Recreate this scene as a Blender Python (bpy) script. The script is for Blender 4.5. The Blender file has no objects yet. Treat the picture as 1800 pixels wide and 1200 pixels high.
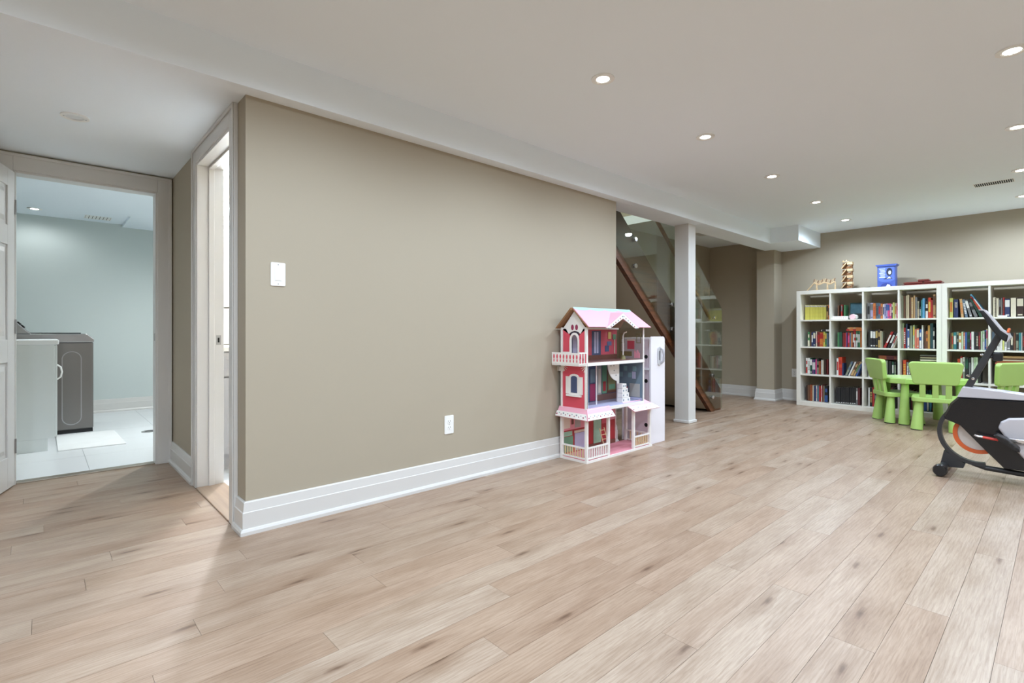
import bpy, bmesh, math, random
from mathutils import Vector, Matrix
random.seed(7)
SC = bpy.context.scene
COL = SC.collection
PI = math.pi

# ------------------------------------------------------------------ camera
cam_d = bpy.data.cameras.new('camera')
cam = bpy.data.objects.new('camera', cam_d)
COL.objects.link(cam)
cam.location = (0, 0, 0.97)
HEAD = math.radians(47.255)
cam.rotation_euler = (PI / 2, 0, HEAD - PI / 2)
cam_d.sensor_width = 36.0
cam_d.lens = 895.8 / 1800 * 36.0
cam_d.shift_y = -17.8 / 1800
cam_d.clip_start = 0.05
SC.camera = cam

# ------------------------------------------------------------------ world, exposure
world = bpy.data.worlds.new('world')
SC.world = world
world.use_nodes = True
world.node_tree.nodes['Background'].inputs[0].default_value = (0.8, 0.88, 1.0, 1)
world.node_tree.nodes['Background'].inputs[1].default_value = 0.3
SC.view_settings.view_transform = 'Standard'
SC.view_settings.look = 'None'
SC.view_settings.gamma = 1.0
SC.view_settings.use_curve_mapping = False
SC.view_settings.exposure = 1.12
SC.cycles.max_bounces = 10
SC.cycles.diffuse_bounces = 6
SC.cycles.transparent_max_bounces = 16
SC.cycles.caustics_reflective = False
SC.cycles.caustics_refractive = False
POT_W = 36.0         # power of one recessed ceiling lamp
LAUNDRY_W = 95.0
BATH_W = 65.0
UPSTAIRS_W = 220.0
LAMP_COL = (0.715, 0.85, 1.0)

# ------------------------------------------------------------------ materials
def lin(c):
    c = c / 255.0
    return c / 12.92 if c <= 0.04045 else ((c + 0.055) / 1.055) ** 2.4

def rgb(c):
    return (lin(c[0]), lin(c[1]), lin(c[2]), 1.0)

MATS = {}

def M(name, col, rough=0.5, metal=0.0, var=0.05, scale=6.0, bump=0.0, bscale=120.0, spec=0.5, coat=0.0):
    """plain procedural material: a base colour with slight noise variation and optional fine bump"""
    if name in MATS:
        return MATS[name]
    m = bpy.data.materials.new(name)
    m.use_nodes = True
    nt = m.node_tree
    b = nt.nodes['Principled BSDF']
    tc = nt.nodes.new('ShaderNodeTexCoord')
    nz = nt.nodes.new('ShaderNodeTexNoise')
    nz.inputs['Scale'].default_value = scale
    nz.inputs['Detail'].default_value = 3
    nt.links.new(tc.outputs['Object'], nz.inputs['Vector'])
    mx = nt.nodes.new('ShaderNodeMix')
    mx.data_type = 'RGBA'
    c = rgb(col)
    lo = tuple(max(0, v * (1 - var)) for v in c[:3]) + (1,)
    hi = tuple(min(1, v * (1 + var)) for v in c[:3]) + (1,)
    mx.inputs[6].default_value = lo
    mx.inputs[7].default_value = hi
    nt.links.new(nz.outputs['Fac'], mx.inputs[0])
    nt.links.new(mx.outputs[2], b.inputs['Base Color'])
    b.inputs['Roughness'].default_value = rough
    b.inputs['Metallic'].default_value = metal
    b.inputs['Specular IOR Level'].default_value = spec
    if coat:
        b.inputs['Coat Weight'].default_value = coat
        b.inputs['Coat Roughness'].default_value = 0.05
    if bump:
        n2 = nt.nodes.new('ShaderNodeTexNoise')
        n2.inputs['Scale'].default_value = bscale
        nt.links.new(tc.outputs['Object'], n2.inputs['Vector'])
        bp = nt.nodes.new('ShaderNodeBump')
        bp.inputs['Strength'].default_value = bump
        bp.inputs['Distance'].default_value = 0.002
        nt.links.new(n2.outputs['Fac'], bp.inputs['Height'])
        nt.links.new(bp.outputs['Normal'], b.inputs['Normal'])
    MATS[name] = m
    return m

def emit(name, col, strength):
    if name in MATS:
        return MATS[name]
    m = bpy.data.materials.new(name)
    m.use_nodes = True
    nt = m.node_tree
    b = nt.nodes['Principled BSDF']
    b.inputs['Base Color'].default_value = rgb(col)
    b.inputs['Emission Color'].default_value = rgb(col)
    b.inputs['Emission Strength'].default_value = strength
    MATS[name] = m
    return m

def glass(name, tint, f0, rough=0.0):
    if name in MATS:
        return MATS[name]
    m = bpy.data.materials.new(name)
    m.use_nodes = True
    nt = m.node_tree
    nt.nodes.clear()
    out = nt.nodes.new('ShaderNodeOutputMaterial')
    lw = nt.nodes.new('ShaderNodeLayerWeight')
    lw.inputs[0].default_value = 0.5
    pw = nt.nodes.new('ShaderNodeMath'); pw.operation = 'POWER'; pw.inputs[1].default_value = 4.0
    nt.links.new(lw.outputs['Facing'], pw.inputs[0])
    fr = nt.nodes.new('ShaderNodeMath'); fr.operation = 'MULTIPLY_ADD'; fr.use_clamp = True
    fr.inputs[1].default_value = 1.0 - f0; fr.inputs[2].default_value = f0
    nt.links.new(pw.outputs[0], fr.inputs[0])
    tr = nt.nodes.new('ShaderNodeBsdfTransparent')
    tr.inputs[0].default_value = rgb(tint)
    gl = nt.nodes.new('ShaderNodeBsdfGlossy')
    gl.inputs['Roughness'].default_value = rough
    mx = nt.nodes.new('ShaderNodeMixShader')
    nt.links.new(fr.outputs[0], mx.inputs[0])
    nt.links.new(tr.outputs[0], mx.inputs[1])
    nt.links.new(gl.outputs[0], mx.inputs[2])
    nt.links.new(mx.outputs[0], out.inputs[0])
    MATS[name] = m
    return m

def wood(name, dark, light, rough=0.4, sx=2.0, sy=30.0, axis='X'):
    if name in MATS:
        return MATS[name]
    m = bpy.data.materials.new(name)
    m.use_nodes = True
    nt = m.node_tree
    b = nt.nodes['Principled BSDF']
    tc = nt.nodes.new('ShaderNodeTexCoord')
    mp = nt.nodes.new('ShaderNodeMapping')
    s = [sy, sy, sy]
    s['XYZ'.index(axis)] = sx
    mp.inputs['Scale'].default_value = s
    nz = nt.nodes.new('ShaderNodeTexNoise')
    nz.inputs['Scale'].default_value = 1.0
    nz.inputs['Detail'].default_value = 5
    nt.links.new(tc.outputs['Object'], mp.inputs['Vector'])
    nt.links.new(mp.outputs[0], nz.inputs['Vector'])
    cr = nt.nodes.new('ShaderNodeValToRGB')
    cr.color_ramp.elements[0].position = 0.3
    cr.color_ramp.elements[0].color = rgb(dark)
    cr.color_ramp.elements[1].position = 0.7
    cr.color_ramp.elements[1].color = rgb(light)
    nt.links.new(nz.outputs['Fac'], cr.inputs[0])
    nt.links.new(cr.outputs[0], b.inputs['Base Color'])
    b.inputs['Roughness'].default_value = rough
    MATS[name] = m
    return m

def plank_material():
    """washed oak laminate: long grain, cathedral figure and knots; a face attribute shifts it from plank to plank"""
    m = bpy.data.materials.new('oak_laminate')
    m.use_nodes = True
    nt = m.node_tree
    N = nt.nodes.new
    L = nt.links.new
    b = nt.nodes['Principled BSDF']
    geo = N('ShaderNodeNewGeometry')
    at = N('ShaderNodeAttribute')
    at.attribute_name = 'rnd'
    off = N('ShaderNodeVectorMath'); off.operation = 'SCALE'
    cmb = N('ShaderNodeCombineXYZ')
    cmb.inputs[0].default_value = 17.3; cmb.inputs[1].default_value = 9.7; cmb.inputs[2].default_value = 31.0
    L(cmb.outputs[0], off.inputs[0]); L(at.outputs['Fac'], off.inputs['Scale'])
    add = N('ShaderNodeVectorMath'); add.operation = 'ADD'
    L(geo.outputs['Position'], add.inputs[0]); L(off.outputs[0], add.inputs[1])

    def mapped(sx, sy):
        mp = N('ShaderNodeMapping'); mp.inputs['Scale'].default_value = (sx, sy, 1)
        L(add.outputs[0], mp.inputs['Vector'])
        return mp.outputs[0]
    fine = N('ShaderNodeTexNoise'); fine.inputs['Scale'].default_value = 1; fine.inputs['Detail'].default_value = 6; fine.inputs['Roughness'].default_value = 0.65
    fine.inputs['Distortion'].default_value = 0.7
    L(mapped(10, 190), fine.inputs['Vector'])
    # cathedral figure
    wv = N('ShaderNodeTexWave'); wv.wave_type = 'RINGS'; wv.rings_direction = 'Z'
    wv.inputs['Scale'].default_value = 3.2; wv.inputs['Distortion'].default_value = 7.0; wv.inputs['Detail'].default_value = 2.5; wv.inputs['Detail Scale'].default_value = 1.4
    L(mapped(0.9, 7.5), wv.inputs['Vector'])
    broad = N('ShaderNodeTexNoise'); broad.inputs['Scale'].default_value = 1; broad.inputs['Detail'].default_value = 3
    L(mapped(2.6, 11), broad.inputs['Vector'])
    # knots
    vo = N('ShaderNodeTexVoronoi'); vo.voronoi_dimensions = '2D'; vo.inputs['Scale'].default_value = 1.0
    dist = N('ShaderNodeTexNoise'); dist.inputs['Scale'].default_value = 22; dist.inputs['Detail'].default_value = 3; L(add.outputs[0], dist.inputs['Vector'])
    kd = N('ShaderNodeMix'); kd.data_type = 'VECTOR'; kd.inputs[0].default_value = 0.09
    L(mapped(1.9, 9.0), kd.inputs[4]); L(dist.outputs['Color'], kd.inputs[5])
    L(kd.outputs[1], vo.inputs['Vector'])
    sep = N('ShaderNodeSeparateColor'); L(vo.outputs['Color'], sep.inputs[0])
    keep = N('ShaderNodeMath'); keep.operation = 'GREATER_THAN'; keep.inputs[1].default_value = 0.66; L(sep.outputs[0], keep.inputs[0])

    def knot(p0, p1):
        r = N('ShaderNodeMapRange'); r.inputs['From Min'].default_value = p0; r.inputs['From Max'].default_value = p1
        r.inputs['To Min'].default_value = 1.0; r.inputs['To Max'].default_value = 0.0
        L(vo.outputs['Distance'], r.inputs['Value'])
        m_ = N('ShaderNodeMath'); m_.operation = 'MULTIPLY'
        L(r.outputs[0], m_.inputs[0]); L(keep.outputs[0], m_.inputs[1])
        return m_.outputs[0]
    kcore, khalo = knot(0.02, 0.10), knot(0.05, 0.34)
    # tone per plank
    tone = N('ShaderNodeValToRGB')
    e = tone.color_ramp.elements
    e[0].position = 0.0; e[0].color = rgb((170, 147, 127))
    e[1].position = 1.0; e[1].color = rgb((175, 153, 134))
    for p, c in ((0.2, (171, 147, 127)), (0.4, (177, 158, 140)), (0.6, (167, 143, 123)), (0.8, (179, 161, 144))):
        n = e.new(p); n.color = rgb(c)
    L(at.outputs['Fac'], tone.inputs[0])

    def darken(prev, fac, col, amt):
        mul = N('ShaderNodeMath'); mul.operation = 'MULTIPLY'; mul.inputs[1].default_value = amt
        L(fac, mul.inputs[0])
        mx = N('ShaderNodeMix'); mx.data_type = 'RGBA'; mx.blend_type = 'MULTIPLY'
        mx.inputs[7].default_value = col
        L(mul.outputs[0], mx.inputs[0]); L(prev, mx.inputs[6])
        return mx.outputs[2]
    fr = N('ShaderNodeValToRGB'); fr.color_ramp.elements[0].position = 0.42; fr.color_ramp.elements[1].position = 0.72
    L(fine.outputs['Fac'], fr.inputs[0])
    br = N('ShaderNodeValToRGB'); br.color_ramp.elements[0].position = 0.40; br.color_ramp.elements[1].position = 0.75
    L(broad.outputs['Fac'], br.inputs[0])
    wr = N('ShaderNodeValToRGB'); wr.color_ramp.elements[0].position = 0.55; wr.color_ramp.elements[1].position = 0.95
    L(wv.outputs['Fac'], wr.inputs[0])
    c = tone.outputs[0]
    c = darken(c, br.outputs[0], (0.62, 0.52, 0.43, 1), 0.62)
    c = darken(c, fr.outputs[0], (0.52, 0.44, 0.37, 1), 0.60)
    c = darken(c, wr.outputs[0], (0.74, 0.67, 0.60, 1), 0.30)
    c = darken(c, khalo, (0.62, 0.52, 0.44, 1), 0.55)
    c = darken(c, kcore, (0.34, 0.25, 0.20, 1), 0.75)
    L(c, b.inputs['Base Color'])
    b.inputs['Roughness'].default_value = 0.40
    b.inputs['Specular IOR Level'].default_value = 0.45
    bp = N('ShaderNodeBump'); bp.inputs['Strength'].default_value = 0.12; bp.inputs['Distance'].default_value = 0.001
    L(fine.outputs['Fac'], bp.inputs['Height']); L(bp.outputs['Normal'], b.inputs['Normal'])
    return m

WALL = M('beige_wall_paint', (170, 160, 142), 0.75, var=0.015, scale=2.0, bump=0.06, bscale=260)
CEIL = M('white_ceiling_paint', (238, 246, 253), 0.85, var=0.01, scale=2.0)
TRIM = M('white_trim_paint', (212, 210, 207), 0.35, var=0.01, scale=3.0)
DOORW = M('white_door_paint', (214, 213, 212), 0.4, var=0.01, scale=3.0)
GREENW = M('pale_green_laundry_paint', (200, 208, 206), 0.7, var=0.015, scale=2.0)
TILE = M('white_floor_tile', (232, 234, 236), 0.3, var=0.05, scale=1.4)
GROUT = M('tile_grout', (205, 206, 206), 0.7)
OAK = plank_material()
UNDER = M('dark_underlay', (96, 72, 56), 0.8)
STAIN = wood('brown_stained_wood', (70, 38, 20), (112, 66, 38), 0.3, 2.0, 40.0)
THRESH = wood('oak_threshold', (150, 128, 108), (172, 148, 127), 0.4, 2, 40, 'Y')
CHROME = M('polished_chrome', (215, 215, 218), 0.12, 1.0, var=0.02)
STEEL = M('brushed_steel', (170, 170, 172), 0.3, 1.0, var=0.04)
PLASTICW = M('white_plastic', (238, 238, 236), 0.3, var=0.01)
BLACK = M('black_plastic', (24, 24, 26), 0.35, var=0.1)
DARK = M('dark_hole', (14, 14, 14), 0.8)

# ------------------------------------------------------------------ mesh builder
class MB:
    def __init__(self):
        self.bm = bmesh.new()

    def _f(self, vs, mi):
        try:
            f = self.bm.faces.new(vs)
            f.material_index = mi
            return f
        except ValueError:
            return None

    def box(self, x0, x1, y0, y1, z0, z1, mi=0, mat=None):
        x0, x1 = min(x0, x1), max(x0, x1); y0, y1 = min(y0, y1), max(y0, y1); z0, z1 = min(z0, z1), max(z0, z1)
        p = [(x0, y0, z0), (x1, y0, z0), (x1, y1, z0), (x0, y1, z0), (x0, y0, z1), (x1, y0, z1), (x1, y1, z1), (x0, y1, z1)]
        if mat is not None:
            p = [tuple(mat @ Vector(q)) for q in p]
        v = [self.bm.verts.new(q) for q in p]
        for q in ((0, 3, 2, 1), (4, 5, 6, 7), (0, 1, 5, 4), (1, 2, 6, 5), (2, 3, 7, 6), (3, 0, 4, 7)):
            self._f([v[i] for i in q], mi)
        return self

    def loft(self, rings, mi=0, caps=True, closed=True):
        """rings: list of equal-length point loops"""
        vs = [[self.bm.verts.new(p) for p in r] for r in rings]
        n = len(vs[0])
        rng = range(n) if closed else range(n - 1)
        for a, b in zip(vs[:-1], vs[1:]):
            for i in rng:
                self._f([a[i], a[(i + 1) % n], b[(i + 1) % n], b[i]], mi)
        if caps:
            self._f(vs[0][::-1], mi)
            self._f(vs[-1], mi)
        return self

    def prism(self, poly, axis, a, b, mi=0):
        """poly: 2-D outline in the plane across axis (X: y,z; Y: x,z; Z: x,y), extruded from a to b"""
        def p3(q, t):
            return {'X': (t, q[0], q[1]), 'Y': (q[0], t, q[1]), 'Z': (q[0], q[1], t)}[axis]
        return self.loft([[p3(q, a) for q in poly], [p3(q, b) for q in poly]], mi)

    def cyl(self, p0, p1, r0, r1=None, seg=16, mi=0, caps=True):
        r1 = r0 if r1 is None else r1
        p0, p1 = Vector(p0), Vector(p1)
        d = (p1 - p0).normalized()
        u = d.orthogonal().normalized()
        w = d.cross(u)
        R = lambda c, r: [tuple(c + u * (r * math.cos(2 * PI * i / seg)) + w * (r * math.sin(2 * PI * i / seg))) for i in range(seg)]
        return self.loft([R(p0, r0), R(p1, r1)], mi, caps)

    def tube(self, pts, r, seg=10, mi=0):
        pts = [Vector(p) for p in pts]
        rings = []
        up = None
        for i, p in enumerate(pts):
            d = (pts[min(i + 1, len(pts) - 1)] - pts[max(i - 1, 0)]).normalized()
            if up is None:
                up = d.orthogonal().normalized()
            u = (up - d * up.dot(d)).normalized()
            up = u
            w = d.cross(u)
            rr = r[i] if isinstance(r, (list, tuple)) else r
            rings.append([tuple(p + u * (rr * math.cos(2 * PI * k / seg)) + w * (rr * math.sin(2 * PI * k / seg))) for k in range(seg)])
        return self.loft(rings, mi)

    def lathe(self, prof, c=(0, 0, 0), axis='Z', seg=24, mi=0):
        rings = []
        for r, h in prof:
            ring = []
            for k in range(seg):
                a = 2 * PI * k / seg
                x, y = r * math.cos(a), r * math.sin(a)
                q = {'Z': (x, y, h), 'X': (h, x, y), 'Y': (x, h, y)}[axis]
                ring.append((c[0] + q[0], c[1] + q[1], c[2] + q[2]))
            rings.append(ring)
        return self.loft(rings, mi)

    def ring(self, c, r0, r1, h0, h1, axis='Z', seg=32, mi=0, a0=0.0, a1=2 * PI):
        """flat washer or arc of rectangular section"""
        full = abs(a1 - a0 - 2 * PI) < 1e-6
        n = seg if full else seg + 1
        loops = []
        for k in range(n):
            a = a0 + (a1 - a0) * k / seg
            loop = []
            for r, h in ((r0, h0), (r1, h0), (r1, h1), (r0, h1)):
                x, y = r * math.cos(a), r * math.sin(a)
                q = {'Z': (x, y, h), 'X': (h, x, y), 'Y': (x, h, y)}[axis]
                loop.append((c[0] + q[0], c[1] + q[1], c[2] + q[2]))
            loops.append(loop)
        if full:
            loops.append(loops[0])
            self.loft(loops, mi, caps=False)
            bmesh.ops.remove_doubles(self.bm, verts=self.bm.verts, dist=1e-6)
        else:
            self.loft(loops, mi)
        return self

    def quad(self, p, mi=0):
        self._f([self.bm.verts.new(q) for q in p], mi)
        return self

    def build(self, name, mats, parent=None, smooth=False, bevel=0.0, bseg=2, loc=None, rot=None):
        bmesh.ops.recalc_face_normals(self.bm, faces=self.bm.faces)
        me = bpy.data.meshes.new(name)
        self.bm.to_mesh(me)
        self.bm.free()
        for m in (mats if isinstance(mats, (list, tuple)) else [mats]):
            me.materials.append(m)
        if smooth:
            for p in me.polygons:
                p.use_smooth = True
        o = bpy.data.objects.new(name, me)
        COL.objects.link(o)
        if parent is not None:
            o.parent = parent
        if loc:
            o.location = loc
        if rot:
            o.rotation_euler = rot
        if bevel:
            bv = o.modifiers.new('bevel', 'BEVEL')
            bv.width = bevel
            bv.segments = bseg
            bv.limit_method = 'ANGLE'
            bv.angle_limit = math.radians(40)
            bv.harden_normals = False
        if smooth:
            es = o.modifiers.new('edges', 'EDGE_SPLIT')
            es.split_angle = math.radians(38)
        return o

def thing(name, label, cat, loc=(0, 0, 0), rotz=0.0, group=None):
    o = bpy.data.objects.new(name, None)
    COL.objects.link(o)
    o.empty_display_size = 0.1
    o.location = loc
    o.rotation_euler = (0, 0, rotz)
    return tag(o, label, cat, group)

def tag(o, label, cat=None, group=None, kind=None):
    o['label'] = label
    if cat:
        o['category'] = cat
    if group:
        o['group'] = group
    if kind:
        o['kind'] = kind
    return o

def struct(name, mb, mats, label, cat, parent=None, **k):
    o = mb.build(name, mats, parent, **k)
    if parent is None:
        tag(o, label, cat, kind='structure')
    return o

def bx(*a):
    return MB().box(*a)

def rrect(w, h, r, n=5, cx=0.0, cy=0.0):
    """outline of a rounded rectangle"""
    pts = []
    for sx, sy, a0 in ((1, 1, 0), (-1, 1, PI / 2), (-1, -1, PI), (1, -1, 1.5 * PI)):
        for k in range(n + 1):
            a = a0 + PI / 2 * k / n
            pts.append((cx + sx * (w / 2 - r) + r * math.cos(a), cy + sy * (h / 2 - r) + r * math.sin(a)))
    return pts

def text_mesh(name, body, size, mat, parent, matrix, extrude=0.0004):
    cu = bpy.data.curves.new(name, 'FONT')
    cu.body = body
    cu.size = size
    cu.align_x = 'CENTER'
    cu.align_y = 'CENTER'
    cu.extrude = extrude
    tmp = bpy.data.objects.new(name + '_curve', cu)
    COL.objects.link(tmp)
    dg = bpy.context.evaluated_depsgraph_get()
    me = bpy.data.meshes.new_from_object(tmp.evaluated_get(dg))
    bpy.data.objects.remove(tmp)
    me.materials.clear()
    me.materials.append(mat)
    o = bpy.data.objects.new(name, me)
    COL.objects.link(o)
    o.parent = parent
    o.matrix_local = matrix
    return o

# ------------------------------------------------------------------ room shell (metres; x runs along the long beige wall, y towards it)
ZC, ZB = 2.30, 2.105            # main ceiling, dropped bulkhead
YW, XH = 2.66, 0.72             # face of the long wall, face of the hall wall
XF = 7.78                       # far wall

# floors
floor = struct('floor', bx(-2.2, XF, -2.4, 4.52, -0.08, -0.006), UNDER, 'washed oak laminate plank floor of the basement room', 'floor')

def plank_rows():
    W, Ln = 0.1235, 1.285
    out = []
    y = -2.4 - 0.055
    r = 0
    while y < 4.5:
        o = (r * 0.43 * Ln + random.uniform(-0.12, 0.12)) % Ln
        x = -2.2 - o
        while x < XF:
            out.append((x, x + Ln, y, y + W))
            x += Ln
        y += W
        r += 1
    return out

ZONES = [(-2.2, XF, -2.4, 2.655), (-2.2, 0.70, 2.655, 4.515), (3.71, XF, 2.655, 3.79)]
pl = []
for (x0, x1, y0, y1) in plank_rows():
    for (a0, a1, b0, b1) in ZONES:
        c = (max(x0, a0), min(x1, a1), max(y0, b0), min(y1, b1))
        if c[1] - c[0] > 0.02 and c[3] - c[2] > 0.01:
            pl.append(c)

def plank_size(c):
    mx, my = (c[0] + c[1]) / 2, (c[2] + c[3]) / 2
    d = mx * math.cos(HEAD) + my * math.sin(HEAD)
    s = mx * math.sin(HEAD) - my * math.cos(HEAD)
    if d < 0.9 or abs(s) > d * 1.15 + 0.3:
        return 0
    return (c[1] - c[0]) * (c[3] - c[2]) / d ** 3
pl.sort(key=plank_size, reverse=True)

def plank_mesh(name, cs):
    bm = bmesh.new()
    rl = []
    g = 0.0005
    for c in cs:
        x0, x1, y0, y1 = c[0] + g, c[1] - g, c[2] + g, c[3] - g
        dz = random.uniform(-0.00015, 0.00015)
        v = [bm.verts.new(p) for p in ((x0, y0, -0.006), (x1, y0, -0.006), (x1, y1, -0.006), (x0, y1, -0.006), (x0, y0, dz), (x1, y0, dz), (x1, y1, dz), (x0, y1, dz))]
        t = random.random()
        for q in ((4, 5, 6, 7), (0, 1, 5, 4), (1, 2, 6, 5), (2, 3, 7, 6), (3, 0, 4, 7)):
            bm.faces.new([v[i] for i in q])
            rl.append(t)
    me = bpy.data.meshes.new(name)
    bm.to_mesh(me)
    bm.free()
    at = me.attributes.new('rnd', 'FLOAT', 'FACE')
    at.data.foreach_set('value', rl)
    me.materials.append(OAK)
    o = bpy.data.objects.new(name, me)
    COL.objects.link(o)
    o.parent = floor
    return o
for c in pl[:300]:
    plank_mesh('plank', [c])
rest = plank_mesh('plank_field', pl[300:])
rest['kind'] = 'stuff'

# tiled floors of the laundry and the bathroom
def tiled(name, x0, x1, y0, y1, label, w, l):
    f = struct(name, bx(x0, x1, y0, y1, -0.08, -0.004), GROUT, label, 'floor')
    y = y0
    while y < y1 - 0.01:
        x = x0
        while x < x1 - 0.01:
            MB().box(x + 0.0015, min(x + w, x1) - 0.0015, y + 0.0015, min(y + l, y1) - 0.0015, -0.004, 0.0).build('tile', TILE, f)
            x += w
        y += l
    return f
tiled('floor_laundry', -0.95, 2.0, 4.58, 7.80, 'glossy white tiled laundry floor beyond the doorway', 0.60, 0.60)
tiled('floor_bathroom', 0.80, 2.60, 2.80, 4.50, 'pale tiled bathroom floor seen past the door jamb', 0.60, 0.60)

# walls
struct('wall_left', bx(XH, 3.70, YW, 2.80, 0, ZB), WALL, 'long beige wall with the light switch and outlet', 'wall')
w = MB()
w.box(XH, 0.84, 2.80, 2.875, 0, ZB)
w.box(XH, 0.84, 2.875, 3.64, 2.01, ZB)
w.box(XH, 0.84, 3.64, 4.50, 0, ZB)
struct('wall_hall', w, WALL, 'narrow beige hall wall around the bathroom door', 'wall')
w = MB()
w.box(-2.2, -0.13, 4.50, 4.58, 0, 2.4)
w.box(0.625, 2.6, 4.50, 4.58, 0, 2.4)
w.box(-0.13, 0.625, 4.50, 4.58, 1.985, 2.4)
struct('wall_laundry_front', w, WALL, 'wall with the laundry doorway at the hall end', 'wall')
struct('wall_laundry_back', bx(-1.05, 2.1, 7.80, 7.92, 0, 2.4), GREENW, 'pale green far wall of the laundry room', 'wall')
struct('wall_laundry_left', bx(-1.05, -0.95, 4.58, 7.80, 0, 2.4), GREENW, 'pale green laundry wall behind the washer', 'wall')
struct('wall_laundry_right', bx(2.0, 2.1, 4.58, 7.80, 0, 2.4), GREENW, 'pale green laundry wall opposite the washer', 'wall')
w = MB()
w.box(-1.05, 2.1, 4.58, 7.03, 2.24, 2.4)
w.box(0.73, 2.1, 7.03, 7.80, 2.24, 2.4)
w.box(-1.05, 0.73, 7.03, 7.80, 2.27, 2.4)
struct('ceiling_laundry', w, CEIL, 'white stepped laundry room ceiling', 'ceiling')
struct('wall_bathroom', bx(2.60, 2.70, 2.70, 4.58, 0, 2.4), TRIM, 'white bathroom side wall out of view', 'wall')
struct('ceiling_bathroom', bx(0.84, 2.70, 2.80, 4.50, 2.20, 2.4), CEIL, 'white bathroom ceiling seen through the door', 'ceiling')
struct('wall_far', bx(XF, 7.90, -2.4, 3.80, 0, 2.5), WALL, 'beige far wall behind the two bookcases', 'wall')
struct('wall_pilaster', bx(7.50, XF, 2.735, 2.97, 0, ZB), WALL, 'beige boxed pilaster left of the bookcases', 'wall')
struct('wall_stairs', bx(3.58, 7.90, 3.80, 3.92, 0, 4.6), WALL, 'beige wall behind the staircase', 'wall')
struct('wall_stairs_end', bx(3.58, 3.70, 2.80, 3.80, 0, 4.6), WALL, 'beige end wall of the stairwell', 'wall')
w = MB()
w.box(3.58, 5.45, 2.74, 2.86, 2.4, 4.6)
w.box(5.35, 5.45, 2.86, 3.80, 2.4, 4.6)
struct('wall_stairwell_upper', w, WALL, 'upper stairwell walls above the bulkhead', 'wall')
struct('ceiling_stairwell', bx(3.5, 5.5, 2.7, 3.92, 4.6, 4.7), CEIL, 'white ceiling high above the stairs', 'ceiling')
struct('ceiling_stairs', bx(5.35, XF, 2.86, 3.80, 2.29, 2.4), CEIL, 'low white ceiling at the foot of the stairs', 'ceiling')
struct('wall_right', bx(-2.2, 7.90, -2.52, -2.4, 0, 2.4), WALL, 'beige wall on the right side outside the view', 'wall')
struct('wall_back', bx(-2.32, -2.2, -2.52, 4.58, 0, 2.4), WALL, 'beige wall behind the camera', 'wall')
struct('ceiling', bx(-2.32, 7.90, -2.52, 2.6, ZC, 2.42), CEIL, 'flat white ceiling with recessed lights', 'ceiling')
w = MB()
w.box(-2.2, XF, 2.57, 2.86, ZB, 2.42)
w.box(6.93, XF, 2.24, 2.57, ZB, 2.42)
w.box(-2.2, 0.84, 2.86, 4.50, ZB, 2.42)
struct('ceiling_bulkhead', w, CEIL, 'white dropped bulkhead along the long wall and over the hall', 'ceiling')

# baseboards
BASE = [(0, 0), (0.030, 0), (0.030, 0.016), (0.025, 0.026), (0.018, 0.029), (0.018, 0.104), (0.0145, 0.1075), (0.010, 0.150), (0.006, 0.155), (0, 0.155)]
def baseboard(name, label, segs):
    mb = MB()
    for (p0, p1, n, e0, e1) in segs:
        p0, p1, n = Vector(p0), Vector(p1), Vector(n)
        d = (p1 - p0).normalized()
        R = [[tuple((p + n * t - d * (e0 * t) if i == 0 else p + n * t + d * (e1 * t)).to_3d() + Vector((0, 0, z))) for t, z in BASE] for i, p in enumerate((p0, p1))]
        mb.loft(R)
    return struct(name, mb, TRIM, label, 'baseboard')
baseboard('baseboard_left', 'tall white moulded baseboard along the long beige wall', [((XH, YW), (3.70, YW), (0, -1), 1, 0), ((XH, 2.785), (XH, YW), (-1, 0), 0, 1)])
baseboard('baseboard_hall', 'short white baseboard between the two doorways', [((XH, 4.485), (XH, 3.735), (-1, 0), 0, 0)])
baseboard('baseboard_far', 'white baseboard behind the bookcases and round the pilaster', [
    ((XF, 3.80), (XF, 2.97), (-1, 0), -1, -1), ((XF, 2.97), (7.50, 2.97), (0, 1), -1, 1), ((7.50, 2.97), (7.50, 2.735), (-1, 0), 1, 1),
    ((7.50, 2.735), (XF, 2.735), (0, -1), 1, -1), ((XF, 2.735), (XF, -2.4), (-1, 0), -1, 0)])
baseboard('baseboard_stairs', 'white baseboard on the wall behind the stairs', [((3.70, 3.80), (XF, 3.80), (0, -1), 0, -1)])
baseboard('baseboard_laundry', 'white baseboard along the green laundry wall', [((-0.95, 7.80), (2.0, 7.80), (0, -1), 0, 0)])

# door casings and jambs
def casing(name, label, mb):
    return struct(name, mb, TRIM, label, 'door frame', bevel=0.003, bseg=2)
mb = MB()
for (y0, y1, inner) in ((2.785, 2.875, 1), (3.64, 3.73, -1)):
    mb.box(0.700, XH, y0, y1, 0, ZB)
    b0 = y1 if inner > 0 else y0
    mb.box(0.693, 0.700, y0 if inner > 0 else y1 - 0.022, y0 + 0.022 if inner > 0 else y1, 0, ZB)   # raised outer back band
mb.box(0.700, XH, 2.875, 3.64, 2.01, ZB)
mb.box(0.693, 0.700, 2.807, 3.708, ZB - 0.022, ZB)
mb.box(0.705, 0.855, 3.625, 3.645, 0, 2.01)          # far jamb
mb.box(0.705, 0.855, 2.870, 2.890, 0, 2.01)
mb.box(0.705, 0.855, 2.89, 3.625, 1.995, 2.012)
mb.box(0.768, 0.80, 3.612, 3.625, 0, 1.995)          # door stop
mb.box(0.768, 0.80, 2.89, 2.903, 0, 1.995)
mb.box(0.768, 0.80, 2.903, 3.612, 1.982, 1.995)
casing('trim_1', 'white casing and jambs of the bathroom doorway', mb)
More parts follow.
